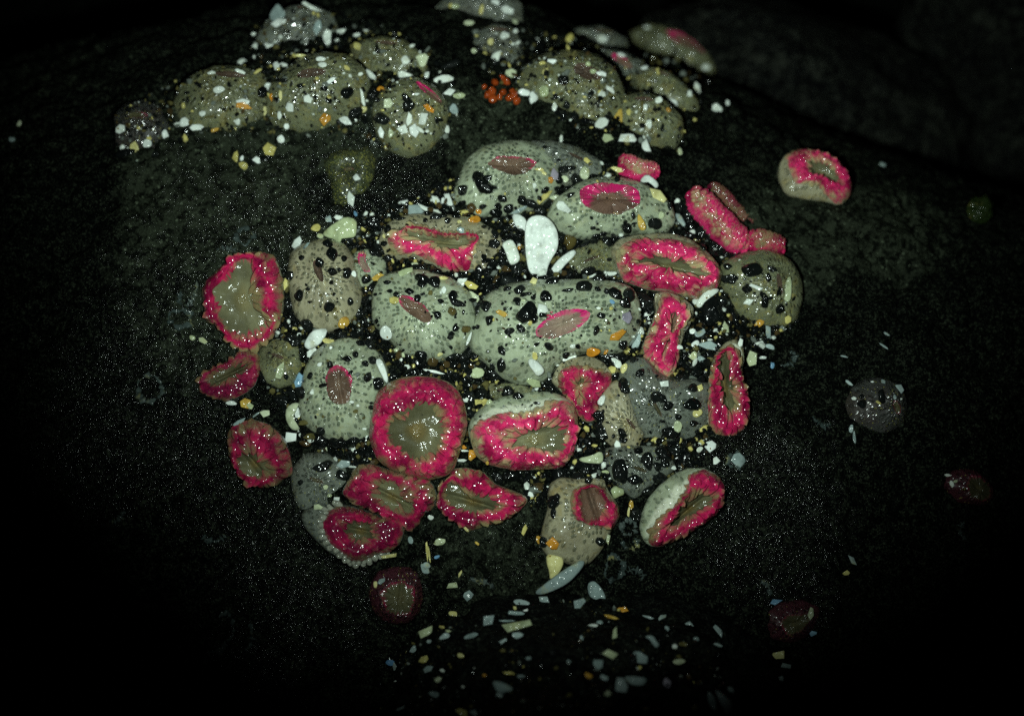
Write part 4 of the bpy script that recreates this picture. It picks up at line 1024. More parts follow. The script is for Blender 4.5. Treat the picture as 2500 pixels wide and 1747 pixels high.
DAT_K = '''4:1060,390,100,65,35 1020,330,50,40,0 900,425,58,48,-10 1095,335,35,30,0 1210,500,45,35,10 1055,560,28,24,0 1160,610,60,48,-60 1255,575,55,42,-25 1430,530,75,40,30 1545,430,38,30,-30 1630,420,38,28,20 1580,540,32,36,0 1745,470,42,28,0 1475,435,18,16,0 1455,350,12,12,0 860,345,30,22,-50 1225,735,45,30,45 1070,670,40,32,0 780,670,32,30,0 690,640,60,32,10 620,620,40,22,20 745,635,40,22,0 845,640,40,25,0 415,655,55,22,5 390,570,60,30,15 460,700,18,12,0 310,740,35,30,-60 250,720,30,40,0 1140,850,48,38,-20 1205,920,35,28,45 1075,985,50,22,-5 1135,990,35,35,0 1210,995,45,38,10 1020,1075,45,68,10 1320,1055,55,45,0 1215,1100,28,26,0 1250,1150,85,50,0 1110,1220,65,60,0 1340,1215,48,42,10 1250,1205,35,25,0 1600,1150,70,38,0 1415,1240,28,18,0 1450,1270,25,25,0 1315,1290,28,25,0 1330,1320,20,18,0 1545,1265,60,55,-30 1400,1385,88,70,-45 1840,1195,85,50,-20 1720,1215,45,20,-15 1955,1210,28,28,0 2020,1225,24,28,0 1085,1340,58,48,20 1000,1390,50,60,20 1105,1450,38,48,0 1210,1320,15,14,0 1265,1535,40,34,-15 1355,1510,38,32,20 1525,1410,28,26,0 1015,1505,25,22,0 840,1510,38,28,0 695,1410,42,32,15 725,1295,26,22,0 820,1260,45,55,10 850,1315,65,35,10 570,1170,36,24,10 670,1155,45,62,-10 680,1075,55,35,20 560,1040,65,35,10 815,1100,35,38,30 305,1155,38,22,5 180,1190,25,45,10 250,890,65,42,30 310,1050,50,28,-10 475,1230,36,32,0 545,1280,30,30,0 585,1245,24,18,-30 380,1250,25,25,0 1850,860,50,30,-30 1940,790,35,45,30 2020,830,50,35,40 2000,770,35,25,0 2180,720,45,55,0 2045,975,22,16,-30 1880,1060,75,35,-15 1960,1130,55,45,0 2190,1250,55,60,0 2165,1320,40,45,0 1975,1410,35,30,10 1945,1525,25,48,10 1640,620,12,12,0 1690,270,50,40,0 1750,260,35,25,0
3:900,770,48,48,0 970,725,20,15,0 920,480,30,22,0 1160,450,55,60,0 1130,370,45,38,0 1290,350,65,32,-10 1250,485,28,26,0 1160,590,38,32,0 1215,575,20,18,0 1275,600,35,50,20 1300,820,28,45,0 815,850,38,60,-10 835,620,40,45,0 780,650,30,25,0 850,950,25,25,0 1590,670,35,20,0 1540,420,62,40,20 840,1120,75,55,40 1380,1150,35,30,0 1450,1165,55,55,0 1340,1240,25,40,10 1470,1280,40,38,0 1275,1270,40,28,15 990,1400,30,28,0 910,1230,25,60,0 1440,1410,35,40,0 1510,1450,55,40,0 1830,1300,80,40,10 2100,1255,70,38,-10 920,1530,55,60,0 800,1410,22,25,0
8:1080,1090,85,48,-15 1210,890,85,60,10 1310,890,60,35,5 1070,800,45,45,0 760,560,60,50,0 1460,620,28,25,0 1230,1150,60,50,0 910,1210,25,25,0
7:955,710,38,75,-10 1205,690,35,50,-30 1205,800,40,75,0 1135,815,30,28,0 1150,890,80,60,0 1570,655,35,42,0 1705,720,35,30,0 2155,640,40,45,0 960,1060,45,60,0 1040,1030,50,40,0 1250,1020,60,45,0 1330,1050,50,30,0 2050,740,80,30,5 2150,960,50,55,0 1990,1330,75,80,0 1580,910,20,45,10 150,905,35,35,0 230,960,60,45,10 45,1390,60,40,-10
6:700,190,120,85,20 560,190,45,50,0 1250,270,90,120,0 1300,180,80,60,0 1410,300,40,80,-20 1520,85,45,45,0 1660,175,38,48,0 1775,240,35,40,0 1775,100,14,45,0 500,610,80,30,5 630,640,30,35,0 550,855,50,60,0 810,920,55,50,20 850,940,40,40,0 1080,985,75,55,5 1095,855,35,38,0 1130,735,45,45,0 1085,690,40,32,0 1155,800,40,35,0 1010,780,70,55,0 1000,660,25,22,0 1160,660,30,25,0 980,1080,28,25,0 1100,1130,40,30,0 920,1200,90,50,5 1130,1200,25,20,0 860,1115,18,16,0 545,1265,40,28,0 670,1345,40,35,0 735,1420,45,65,0 930,1350,70,40,0 1040,1400,60,50,0 875,1440,40,35,0 250,1500,45,45,0 520,1500,60,110,0 640,1570,70,40,0 840,1560,50,50,0 1420,430,40,30,0 1060,540,60,25,0
5:760,660,58,45,0 1490,1010,85,65,-20 1310,985,40,30,0 1320,1070,60,42,0 1640,1000,45,22,20 1610,1065,25,35,0 550,690,35,50,0 600,600,22,30,0 870,530,25,35,0 950,540,45,50,0 1000,600,40,60,0 1110,730,60,60,0 1250,850,60,30,20 1300,900,50,30,0
1:1000,580,35,45,0 1520,580,40,50,0 1380,550,28,22,0 1235,535,28,20,0 1740,745,65,45,0 1910,660,55,38,-20 1690,590,50,45,0 1570,700,50,40,0 1720,320,22,18,0 150,960,80,30,0 330,960,40,30,0 2150,420,80,35,-25 930,1000,20,25,0 1010,985,40,20,0
2:955,500,45,28,5 910,600,22,25,0 985,655,25,28,0 955,720,30,30,0 1030,730,32,30,0 1450,785,22,22,0 1575,795,14,32,0 535,390,50,40,0 1240,720,20,25,0
10:680,375,60,60,0 760,390,40,38,0 515,520,28,30,0 488,640,25,45,0 740,295,40,30,0 415,870,35,50,0 850,865,48,38,5 1130,650,50,70,0 1300,370,45,45,0 1220,470,60,45,0 1360,260,40,30,0 1220,240,50,70,0 50,370,60,50,0 150,350,80,55,0 525,350,55,70,0 1400,160,50,35,0
16:975,1500,25,25,0 1130,1510,35,55,0 980,1560,40,40,0'''
DAT_N = '''4:955,580,50,45,20 920,1520,40,38,0 810,1375,38,36,0 1730,840,75,55,10
3:1950,1280,48,55,0
8:950,905,45,35,0'''
DAT_S = '''4:w430,540,60,22,-15 t510,600,70,55,15 w600,580,60,22,25 w690,515,48,32,20 w785,515,35,75,-8 w740,520,18,25,0 y1530,485,80,28,-35 g1620,490,42,22,0 w1680,565,70,35,40 t1345,580,70,18,-30 o985,665,55,40,-15 o1025,600,25,20,0 t885,750,30,28,0 y870,680,20,14,0 y1495,270,32,18,10 y1530,300,28,14,20 w1450,390,20,28,-20 o1585,350,20,35,-10 p1605,315,30,45,0 y1860,195,30,22,25 g1855,290,38,55,0 g1695,340,40,25,30 g440,1080,70,30,-22 g525,1010,35,15,-5 o240,1115,55,32,0 y285,800,12,20,0 w235,835,12,18,0 y745,1120,36,18,5 w885,1160,42,55,15 y975,1180,65,28,25 g985,1265,60,30,50 w750,1215,20,28,-10 y365,1300,38,26,5 w40,1090,25,28,-20 y1450,1150,35,42,20 o1345,885,20,28,0 w1900,1090,40,25,-20 w2050,1075,75,32,5 w1510,1370,50,45,-50 o1205,1395,48,22,20 g1370,1300,26,13,-5 b2065,1310,24,16,20 p2180,1430,38,48,0 o2110,1560,85,35,-40 w305,1545,48,58,-10
3:w890,365,60,32,-45 w1215,165,40,20,10 b1340,140,25,12,60 t1130,190,35,35,0 y1035,250,35,35,0 g1060,310,30,20,0 w990,1230,85,35,-45 y1130,1140,60,20,5 g745,1370,40,75,20 w1070,1310,25,15,-25 o1240,985,45,55,30 b900,1430,40,60,0 g1690,1220,50,25,40 w1950,1365,90,10,8 y800,700,25,60,5 y2000,1230,25,15,-20 g65,1110,30,22,0 g150,1125,35,20,20 t960,390,45,12,-45
8:w895,680,42,65,-15 w840,865,48,48,10 w380,590,50,25,0 o480,585,45,42,0 g515,610,25,25,0 g640,670,40,28,10 t570,680,45,8,-35 w1310,580,18,12,0 w1420,860,30,8,-55 t1240,1070,70,35,5 w1320,1092,35,10,5 g1105,1245,20,22,0 g1135,1310,20,16,0 w1195,1335,24,18,0 g1050,1410,40,30,20 t440,740,60,15,-30 g1100,910,12,50,-30
7:w1755,648,20,20,0 o1915,690,62,40,-15 w2095,790,30,50,-40 y2160,830,40,45,10 g1020,870,60,55,0 w945,590,12,55,20 y710,715,25,14,-25 g1450,930,60,35,30 w1730,750,60,20,-20 w1985,1085,35,45,30 g1110,1100,25,20,-30 w2110,1430,30,45,-10 o905,1445,25,18,0 w905,1470,45,8,0 o960,1515,35,40,20 w895,1545,40,14,5 o1095,1560,20,22,0 w25,1095,20,10,0 g410,690,50,30,35 o2020,700,30,12,-60
6:w745,285,35,22,-15 w1090,410,25,28,0 t1150,430,40,30,-30 g1340,395,35,55,10 t1220,525,90,32,8 w1110,510,40,28,-20 w985,535,28,18,10 w1465,505,22,38,15 t1155,625,35,25,20 g1100,600,35,30,0 t660,490,35,60,25 w1540,180,38,22,-10 w1600,75,52,22,25 g1840,100,40,105,5 y1830,315,28,32,10 o1600,355,58,32,-35 t1680,430,25,70,0 g1560,630,45,75,10 w1640,615,25,12,0 t1700,530,35,18,25 b1715,690,14,35,0 y1145,860,22,30,0 w875,820,35,35,0 y1125,1055,42,40,0 g970,1150,45,75,-40 w505,1300,35,42,-15 w1145,1330,28,28,0 w1230,1305,38,45,20 w1275,1425,28,32,0 w680,1390,14,6,0 w945,1480,20,18,0 w1130,200,38,50,-20 t1440,1420,60,60,0 g410,1510,30,15,10
5:o660,655,40,60,-25 g810,600,26,32,0 t950,640,25,65,-30 y780,460,45,65,-45 y490,255,55,22,15 w925,490,20,20,0 w690,85,42,50,0 w560,30,65,32,0 g400,30,40,35,0 g940,130,25,40,0
1:t1095,95,50,55,20 w1100,145,50,22,-15 w1310,55,80,14,25 w1400,240,25,55,0 t1340,180,22,50,10 w870,400,35,32,0 w1090,420,18,40,-20 w685,458,32,14,0 w735,560,40,25,-20 w880,640,48,18,5 o882,662,44,22,5 y1020,695,14,35,-5 w1030,550,30,30,0 w1280,625,30,32,0 w1170,670,28,30,0 w1110,720,15,25,0 w520,760,30,40,40 w590,798,40,18,-5 o695,808,42,14,-12 w850,760,26,28,0 w625,710,25,20,0 y510,660,14,22,0 w1150,785,16,20,0 w1115,865,30,26,0 o1390,740,35,40,35 w1515,750,45,20,20 w1620,615,14,60,-8 y1625,680,35,18,-15 w1685,470,50,22,40 w1880,470,55,28,20 w2115,500,75,28,-5 w2025,470,25,20,0 w1890,375,30,30,0 y1590,290,40,28,0 y1560,360,45,22,10 g1990,375,35,38,0 t2190,680,30,50,0 g2225,600,40,20,0 w2170,580,40,22,-20 o1740,560,25,18,0 o2030,680,45,18,35 w1910,740,22,42,5 w2000,745,32,55,10 w1870,805,38,35,0 w1940,815,28,40,5 w1980,805,30,16,35 w1740,820,25,35,0 g1795,825,18,30,0 w2140,810,20,25,0 g1780,640,30,35,30 w115,805,32,32,0 y160,780,22,14,-30 w395,845,22,35,-10 w280,890,30,32,0 w125,920,18,22,0 y200,920,30,30,0 y1040,930,38,40,0 y835,980,18,35,0 y885,1035,38,22,15 w960,1000,22,30,-30 w875,990,12,18,0 w1585,1110,25,28,0 w1550,1240,25,42,-10 w860,450,35,14,20 y970,455,35,12,-35 w1135,410,30,12,20 w1360,375,28,16,0 w1375,410,36,22,-10 y1520,425,24,14,40 w1420,510,35,14,-30 y1110,600,10,30,0 o1055,610,10,26,0 w1590,220,25,14,0 y1240,350,36,12,5 w1050,290,30,12,-10 w955,290,18,22,0 w1115,235,16,18,0
2:w1095,155,40,20,0 w1205,245,45,25,0 y995,245,25,35,0 y1140,295,30,12,10 g1400,290,30,50,-20 w885,385,32,18,0 w1190,460,38,18,10 w1245,560,40,14,35 g840,570,38,55,0 w775,610,28,40,0 w900,675,18,35,15 w715,580,40,20,0 w1135,575,22,12,0 w1195,595,28,18,0 o1300,730,26,52,5 w1465,670,16,26,0 w1550,632,28,22,-30 w1625,640,38,26,25 w1740,585,16,28,0 w1790,560,18,50,-10 w1495,775,18,30,0 w1200,770,45,32,-35 g1230,850,35,38,0 w1360,860,52,35,0 w1465,905,38,42,0 g1675,950,20,32,0 o1605,690,16,14,0 w590,225,28,24,0 w545,355,45,26,-20 y460,350,25,30,0 g630,460,38,28,0 w1910,680,42,34,0 w1970,645,18,18,0 y450,60,15,32,15 w600,60,40,24,20 g655,140,20,28,0 w945,865,12,25,0 w1465,430,28,14,0 w1845,420,28,18,0 w540,20,30,18,20 g280,40,30,20,0 g370,150,30,16,0 y260,45,14,18,0 w660,200,16,12,0 y505,260,20,24,0 g400,320,24,18,0 y850,450,26,18,-40 g1140,450,22,18,0 w1320,350,30,14,20 w1480,175,18,10,0 g1110,400,18,22,0
11:t855,280,45,18,3 y820,305,10,14,0 w880,318,16,8,0 t825,333,55,12,5 t665,380,45,28,-35 t770,378,50,7,0 g845,410,85,32,-5 t840,460,35,16,0 t590,465,60,28,0 y480,345,38,22,5 g325,440,40,36,-30 g445,438,22,10,0 t425,465,35,16,-15 t255,535,26,16,-35 t340,490,15,12,0 y315,590,28,20,-30 t340,650,30,18,-30 t980,258,32,20,10 t1180,285,36,28,-25 o1415,320,38,14,-5 o1360,358,40,9,15 w1265,410,45,12,5 t1290,390,25,12,0 g1380,460,14,48,5 g1360,565,42,30,20 t1280,620,32,30,0 t1515,585,48,36,20 g1735,603,38,16,-5 t1640,362,28,12,-30 t1580,365,38,7,20 t1790,398,30,16,45 t1670,425,18,13,20 t1410,765,34,62,5 t1315,700,28,16,15 g1340,780,24,20,0 t735,790,20,22,0 y790,668,35,11,5 t855,690,30,12,0 o1225,685,26,16,30 p1670,725,30,26,0 t375,790,32,16,10 b125,610,30,18,0 y520,885,35,22,30 t590,890,28,20,0 t1925,830,20,60,-15 t2025,768,24,17,20 t1955,430,20,45,-30 t1960,515,26,9,20 g470,182,38,17,-5 t70,160,28,17,-20 y42,170,14,22,0 t555,235,28,25,0 t315,80,20,40,-20 y340,10,5,45,-8 y515,115,8,22,30 t1830,485,20,18,30 t750,500,30,14,-20 t895,585,18,14,0 t1120,600,12,10,0 y520,570,22,14,0 g395,710,22,16,-40 t180,870,26,8,-25 t150,630,12,24,0 o650,680,14,10,0 t1190,480,10,18,0
10:o480,885,45,45,0 o365,850,18,35,-20 g910,845,18,50,10 o1090,580,18,38,-10 y1070,640,10,38,5
9:g1205,870,55,32,-10 t970,855,25,35,0 y800,975,55,20,-12 y1105,950,10,70,-5 t1095,1050,35,38,0 b1180,985,30,14,-30 y1850,780,20,50,20 y1405,765,14,32,-40 o1490,880,30,12,40 w1130,680,24,18,0 w1910,500,22,30,0
17:t710,790,32,16,40 y675,850,22,12,0 b310,1005,28,15,-10 b500,1165,18,15,0 y320,1290,45,26,-20 t360,1340,28,20,20 g490,1065,14,34,10 t340,1405,12,18,0 t705,100,12,22,0 t720,150,8,38,0 w1230,385,12,22,0 g1250,375,12,10,0 w1210,340,16,9,0
16:t1140,1390,22,16,30 t1265,1440,40,34,20 t1230,1510,16,22,0 w915,1520,18,13,0 y1100,1550,25,11,30 w1275,1525,9,9,0 w1050,1388,20,8,0 t875,1395,30,11,40 t1165,1015,32,10,35 t1140,1105,46,8,35 t840,1190,30,8,10
12:g160,970,22,30,0 t95,1095,28,24,0 t1080,1265,12,12,0
15:t1295,1160,26,16,10 t205,730,16,14,0'''
def rows(txt, has_kind):
    for line in txt.strip().split('\n'):
        f, rest = line.split(':'); f = int(f); s = FR[f][2]
        for it in rest.split():
            k = 'k'
            if has_kind: k, it = it[0], it[1:]
            v = it.split(',')
            try: x, y, a, b, g = map(float, v)
            except ValueError: continue
            X_, Y_ = px(f, x, y); yield k, X_, Y_, a / s, b / s, g
used = []
def clash(x, y, r):
    return any((x - a) ** 2 + (y - b) ** 2 < (0.55 * (r + c)) ** 2 for a, b, c in used)
for k, x, y, a, b, g in rows(DAT_S, True):
    if clash(x, y, 0.5 * min(a, b)): continue
    used.append((x, y, min(a, b))); shell(x, y, a, b, g, k)
for txt, kk in ((DAT_K, 'k'), (DAT_N, 'n')):
    for k, x, y, a, b, g in rows(txt, False):
        used.append((x, y, min(a, b))); pebble(x, y, a, b, g, kk)
# more black pebbles lodged in the gaps of the colony
HULL = P(4, '150,600 400,540 900,300 1500,80 2100,250 2250,700') + P(5, '900,500 1300,900 1800,900 1850,1400') + P(6, '1500,600 1200,1400 900,1604') + P(9, '1900,600 1700,0 700,300 300,250 50,0') + P(3, '600,1400 800,700')
def inside(x, y, poly):
    c = False; j = len(poly) - 1
    for i in range(len(poly)):
        if (poly[i][1] > y) != (poly[j][1] > y) and x < (poly[j][0] - poly[i][0]) * (y - poly[i][1]) / (poly[j][1] - poly[i][1]) + poly[i][0]: c = not c
        j = i
    return c
n_add = tries = 0
while n_add < 64 and tries < 4000:
    tries += 1
    x, y = rng.uniform(650, 1950), rng.uniform(420, 1420)
    if not inside(x, y, HULL): continue
    s = surface(x, y)
    nm = s[2].name if s else ''
    if s is None or not (s[2] is rock or nm.startswith('body')): continue
    if nm.startswith('body') and rng.random() < 0.75: continue
    r = rng.uniform(7, 18)
    if clash(x, y, r): continue
    used.append((x, y, r)); pebble(x, y, r * rng.uniform(1, 1.5), r, rng.uniform(-60, 60), 'k'); n_add += 1

# ---- orange sponge: a clump of soft knobs
base = surface(*px(2, 570, 570))
sp = bpy.data.objects.new('orange_sponge', None); COL.objects.link(sp); sp.location = base[0]
tag(sp, 'bright orange lumpy sponge between the two groups of ledge domes', 'sponge'); bpy.context.view_layer.update()
for (x, y, r) in ((600, 520, 28), (575, 490, 22), (530, 520, 26), (495, 590, 28), (525, 620, 28), (515, 575, 28), (650, 600, 30), (665, 630, 24), (620, 615, 24), (580, 580, 24), (465, 545, 16), (560, 610, 22), (640, 575, 20)):
    q = px(2, x, y); s = surface(*q); r = r / 255.0
    th = np.linspace(0, math.pi, 11)[:, None]; ph = np.linspace(0, 2 * math.pi, 16, endpoint=False)[None, :]
    d = np.stack([np.sin(th) * np.cos(ph), np.sin(th) * np.sin(ph), np.cos(th) + 0 * ph], -1)
    d = d * (1 + 0.3 * noise3(d * 1.5 + x) + 0.15 * noise3(d * 3.5 + y))[..., None] * r
    mesh_obj('knob', (d + np.array(list(s[0] + s[1] * r * 0.4))).reshape(-1, 3), grid_faces(11, 16, True, True), SPONGE, sp)

# ---- blurred green anemone on the far flank
q = px(15, 1975, 1490); s = surface(*q)
ga = boulder('green_anemone', s[0], (0.40, 0.44, 0.34), (RT, UP, FWD), 2.2, GREENA, 0.22, 60, 36)
tag(ga, 'blurred round green anemone on far dark rock', 'sea anemone')

# ---- worn barnacle bases on the rock: low broken rings
def scar(f, x, y, a, b, g, a0, a1, label):
    cx, cy = px(f, x, y); a /= FR[f][2]; b /= FR[f][2]; t = math.radians(g)
    n = 72; rows_ = []; sd = rng.random() * 40; got = None
    for i in range(n):
        k = a0 + (a1 - a0) * i / (n - 1); w = 1 + 0.22 * float(noise3(np.array([math.cos(k) * 1.6 + sd, math.sin(k) * 1.6, 0.3]))) + 0.08 * float(noise3(np.array([math.cos(k) * 6 + sd, math.sin(k) * 6, 0.9])))
        ex, ey = a * w * math.cos(k), b * w * math.sin(k)
        qx, qy = cx + ex * math.cos(t) - ey * math.sin(t), cy + ex * math.sin(t) + ey * math.cos(t)
        h = ROCKB.ray_cast(CAM, ray(qx, qy))
        if h[0] is None: return
        nn = h[1] if h[1].dot(FWD) < 0 else -h[1]
        got = h[0] if got is None else got
        out = (RT * math.cos(k + t) - UP * math.sin(k + t)); out = (out - nn * out.dot(nn)).normalized()
        wd = max(0.004, 0.045 + 0.09 * float(noise3(np.array([i * 0.22 + sd, 1.7, 0.2]))) + 0.05 * float(noise3(np.array([i * 0.8 + sd, 8.7, 0.2])))) * min(1, 0.25 + 6 * min(i, n - 1 - i) / n if a1 - a0 < 6 else 1)
        rows_.append([h[0] + out * (wd * math.cos(q)) + nn * (0.008 + max(-.3, math.sin(q)) * wd * 0.4) for q in [2 * math.pi * m / 8 for m in range(8)]])
    vs = np.array([list(p) for r in rows_ for p in r])
    o = mesh_obj('barnacle_scar', vs, grid_faces(n, 8, True), SCAR); tag(o, label, 'barnacle scar', 'worn barnacle rings on the rock')
TAU = 2 * math.pi
for d in ((13, 1410, 890, 85, 68, 0, 0, TAU, 'pale barnacle ring with a dark hollow beside the pear-shaped pink anemone'),
          (13, 1170, 1440, 95, 100, 0, 0, TAU, 'wide faint barnacle ring on rock beyond the dull red flattened anemone'),
          (3, 470, 310, 72, 62, 0, 0, TAU, 'greenish barnacle ring on glittering rock above the pear-shaped pink anemone'),
          (13, 1490, 690, 40, 110, 20, -1.3, 1.6, 'thin glassy barnacle arc close against the pear-shaped pink anemone'),
          (13, 1440, 700, 30, 80, 15, 1.2, 3.4, 'second thinner barnacle arc just outside the glassy one'),
          (3, 330, 430, 70, 25, 5, 3.2, 6.2, 'flat barnacle crust touching the top of the pear-shaped pink anemone'),
          (14, 1340, 1090, 65, 100, 15, -2.2, 1.9, 'long open barnacle crescent low on the black glittering rock'),
          (14, 690, 380, 60, 45, -30, 0.2, 2.6, 'short curved barnacle streak on black rock far from the colony'),
          (14, 60, 520, 75, 90, 0, -1.4, 2.2, 'big faint barnacle arc at the dark rim of the rock'),
          (14, 1300, 500, 65, 45, 0, 0.1, 3.0, 'cup-shaped barnacle arc above a branching pale streak'),
          (14, 1480, 1130, 45, 90, 10, -1.6, 1.2, 'narrow barnacle streak beside the long open crescent'),
          (14, 1300, 1270, 60, 55, 0, 2.6, 5.6, 'arched barnacle remnant under the long open crescent'),
          (14, 340, 810, 45, 35, -20, 2.4, 6.6, 'bluish worn barnacle cap on the darkest part of the rock'),
          (14, 560, 930, 70, 25, -25, 0.2, 2.8, 'thin pale streak of barnacle crust in the darkest rock'),
          (14, 940, 1480, 120, 40, -12, 0.3, 2.8, 'long low barnacle streak near the lower rim of the rock'),
          (10, 965, 1080, 75, 88, 10, 0, TAU, 'rough barnacle ring beside the long curved shell blade'),
          (10, 1120, 1140, 62, 50, 20, 3.3, 6.6, 'hook-shaped barnacle arc next to the rough ring'),
          (10, 1070, 760, 55, 60, 0, 0, TAU, 'glassy barnacle ring between the striped and white-banded anemones'),
          (10, 1090, 880, 60, 50, 0, -1, 3.5, 'glassy broken barnacle ring below the other glassy one'),
          (11, 640, 185, 80, 28, 18, 3.4, 6.0, 'bone-like bluish barnacle ridge above the rock cleft'),
          (16, 390, 1200, 62, 55, -20, -0.9, 2.6, 'pale barnacle crescent beside a blue shell fleck'),
          (17, 245, 945, 32, 45, 0, -2.2, 0.8, 'comma-shaped barnacle remnant on black rock below the white-banded oval'),
          (17, 1310, 630, 38, 45, 0, 1.6, 4.4, 'faint barnacle crescent under the faint crimson knob'),
          (17, 560, 40, 50, 40, 30, 0.3, 2.6, 'slanting barnacle streak near the shell-studded dark anemone'),
          (6, 1430, 1425, 62, 52, 0, 0, TAU, 'lumpy pale barnacle ring below the slipper-shaped pink anemone')):
    scar(*d)

# ---- sand grains caught on the skins: too many to count
gvs, gfs, gmi = [], [], []
OCT = np.array([(1, 0, 0), (-1, 0, 0), (0, 1, 0), (0, -1, 0), (0, 0, 1), (0, 0, -1)], float)
OF = [(0, 2, 4), (2, 1, 4), (1, 3, 4), (3, 0, 4), (2, 0, 5), (1, 2, 5), (3, 1, 5), (0, 3, 5)]
UPPER = P(1, '80,700 450,480 900,380 960,80 1450,60 2000,250 2250,600 2150,880 1800,950 1600,850 1000,840 600,850 420,930 90,940')
UPPER2 = P(2, '380,200 650,150 1000,250 1700,150 1900,480 1700,950 1100,850 450,450')
FRONT = P(11, '60,600 400,420 800,280 1300,260 1700,380 2000,600 2000,900 60,900')
cnt = 0
for _ in range(26000):
    if cnt >= 9000: break
    x, y = rng.uniform(300, 1960), rng.uniform(20, 1747)
    zone = inside(x, y, HULL) or inside(x, y, UPPER) or inside(x, y, UPPER2) or (inside(x, y, FRONT) and rng.random() < 0.5)
    if not zone: continue
    h = ALLB.ray_cast(CAM, ray(x, y))
    if h[0] is None: continue
    ow = OWN[h[2]]; nm = ow.name
    if nm.startswith(('tentacle', 'mouth')): continue
    if nm.startswith('oral') and rng.random() < 0.8: continue
    if nm.startswith('body') and (inside(x, y, HULL) and rng.random() < 0.6): continue
    if float(noise3(np.array([x / 60, y / 60, 4.4]))) < -0.1: continue
    r = abs(rng.gauss(0, 0.011)) + 0.009
    sc_ = np.array([rng.uniform(.7, 1.5), rng.uniform(.6, 1.2), rng.uniform(.6, 1.2)]) * r
    M = np.array(Matrix.Rotation(rng.random() * 6, 3, Vector((rng.random(), rng.random(), rng.random())).normalized()))
    gvs.append((OCT * sc_) @ M.T + np.array(list(h[0])))
    b = cnt * 6; gfs += [tuple(b + i for i in f) for f in OF]
    m = rng.choices([0, 1, 2, 3], [.5, .24, .05, .21])[0]; gmi += [m] * 8; cnt += 1
sg = mesh_obj('sand', np.concatenate(gvs), gfs, None, smooth=False, mats=[BIT['k'], DULL['olive'], BIT['w'], DULL['grey']], midx=gmi)
tag(sg, 'coarse sand grains caught on skins and rock', None, None, 'stuff')

# ---- gravel and shell crumbs packed into the gaps: far too many to count
PHI = (1 + 5 ** .5) / 2
ICO = np.array([(-1, PHI, 0), (1, PHI, 0), (-1, -PHI, 0), (1, -PHI, 0), (0, -1, PHI), (0, 1, PHI), (0, -1, -PHI), (0, 1, -PHI), (PHI, 0, -1), (PHI, 0, 1), (-PHI, 0, -1), (-PHI, 0, 1)]) / 1.9
IFC = [(0, 11, 5), (0, 5, 1), (0, 1, 7), (0, 7, 10), (0, 10, 11), (1, 5, 9), (5, 11, 4), (11, 10, 2), (10, 7, 6), (7, 1, 8), (3, 9, 4), (3, 4, 2), (3, 2, 6), (3, 6, 8), (3, 8, 9), (4, 9, 5), (2, 4, 11), (6, 2, 10), (8, 6, 7), (9, 8, 1)]
bpy.context.view_layer.update()
BIGSH = P(4, '1370,690 1420,620 1560,620 1665,750 1665,850 1580,1020 1560,1090 1410,1090 1380,900')
BB, _ = bvh_of([i['obj'] for i in BITS if max(i['a'], i['b']) > 0.12])
gvs, gfs, gmi = [], [], []; cnt = 0
for _ in range(60000):
    if cnt >= 5200: break
    x, y = rng.uniform(250, 2000), rng.uniform(10, 1747)
    inh = inside(x, y, HULL); up = inside(x, y, UPPER) or inside(x, y, UPPER2); frn = inside(x, y, FRONT)
    if not (inh or up or frn): continue
    h = ALLB.ray_cast(CAM, ray(x, y))
    if h[0] is None: continue
    hb = BB.ray_cast(CAM, ray(x, y))
    if hb[0] is not None and hb[3] < h[3] and rng.random() < 0.97: continue
    ow = OWN[h[2]]; isrock = ow in (rock, fr)
    if not isrock and not ow.name.startswith('body'): continue
    if inside(x, y, BIGSH): continue
    cl = float(noise3(np.array([x / 45, y / 45, 9.4]))) * 0.5 + 0.5
    if isrock: pr = 1.0 if inh else (0.45 * cl if up else 0.07 * cl)
    else: pr = 0.22 * cl * cl if inh else 0.55 * cl
    if rng.random() > pr: continue
    r = min(0.12, rng.lognormvariate(-2.95, 0.42))
    if not isrock: r *= 0.75
    sc_ = np.array([rng.uniform(.8, 1.5), rng.uniform(.6, 1.1), rng.uniform(.45, .9)]) * r
    M = np.array(Matrix.Rotation(rng.random() * 6, 3, Vector((rng.random(), rng.random(), rng.random())).normalized()))
    n = h[1] if h[1].dot(FWD) < 0 else -h[1]
    jit = ICO * nrng.uniform(.75, 1.2, (12, 1))
    gvs.append((jit * sc_) @ M.T + np.array(list(h[0] + n * r * rng.uniform(.1, .9))))
    b = cnt * 12; gfs += [tuple(b + i for i in f) for f in IFC]
    m = rng.choices([0, 1, 2, 3, 4, 5], [.70, .06, .09, .06, .05, .04] if inh else [.50, .05, .19, .13, .06, .07])[0]; gmi += [m] * 20; cnt += 1
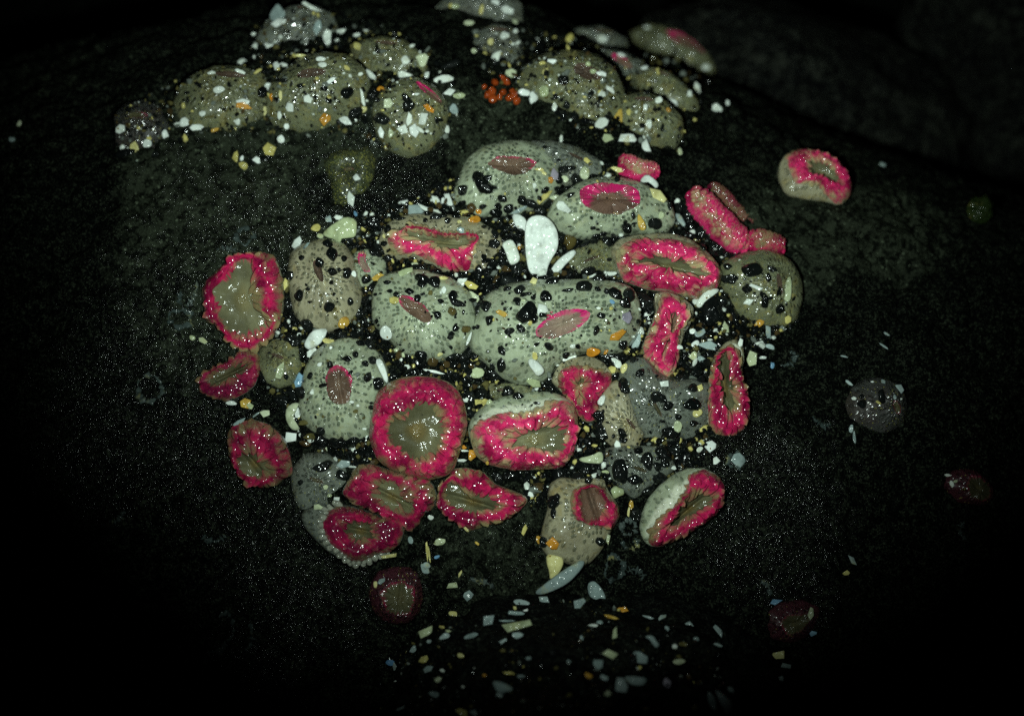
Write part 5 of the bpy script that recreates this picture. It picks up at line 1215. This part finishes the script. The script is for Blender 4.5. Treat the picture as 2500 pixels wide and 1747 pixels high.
gv_ = mesh_obj('gravel', np.concatenate(gvs), gfs, None, smooth=False, mats=[BIT['k'], BIT['n'], DULL['olive'], DULL['grey'], BIT['w'], BIT['y']], midx=gmi)
tag(gv_, 'black grit and shell crumbs packed between the anemones', None, None, 'stuff')

# ------------------------------------------------------------------ labels that tell every bit apart
CN = {'w': 'white', 'y': 'yellow', 'o': 'amber', 'g': 'pale-green', 't': 'blue-grey', 'b': 'blue', 'p': 'mauve', 'k': 'black', 'n': 'brown'}
def near(x, y, skip=()):
    best = None
    for a in ANEM:
        if a['short'] in skip: continue
        d = math.hypot(x - a['c'][0], y - a['c'][1]) - a['r'] * 0.8
        if best is None or d < best[0]: best = (d, a)
    return best[1]
def shape(i):
    r = max(i['a'], i['b']) / min(i['a'], i['b'])
    return 'round' if r < 1.2 else 'oval' if r < 1.8 else 'oblong' if r < 3 else 'sliver-thin'
groups = {}
for i in BITS:
    o = i['obj']; cat = 'pebble' if i['sort'] == 'pebble' else 'shell fragment'
    a = root_of.get(i['own'].name); on = a is not None
    if a is None: a = near(i['sx'], i['sy'])
    b = near(i['sx'], i['sy'], (a['short'],))
    i['key'] = (CN[i['kind']] + ' ' + ('pebble' if cat == 'pebble' else 'shell'), on, a['short'], b['short'], shape(i)); i['cat'] = cat
    g = ('pebbles ' if cat == 'pebble' else 'shell bits ') + ('stuck on the anemones' if on else 'lying on the rock')
    if i['own'] is fr: g = 'shell bits scattered over the front rock'
    tag(o, i.get('label'), cat, g)
    if not i.get('label'): groups.setdefault(i['key'], []).append(i)
ORD = ['largest'] + [w + '-largest' for w in 'second third fourth fifth sixth seventh eighth ninth tenth eleventh twelfth thirteenth fourteenth'.split()]
for (what, on, s1, s2, shp), L in groups.items():
    L.sort(key=lambda i: -i['a'] * i['b'])
    for n, i in enumerate(L):
        size = '' if len(L) == 1 else ORD[min(n, 13)] + ' '
        i['obj']['label'] = f"{size}{shp} {what} " + ('on ' if on else 'on rock by ') + s1 + ' near ' + s2
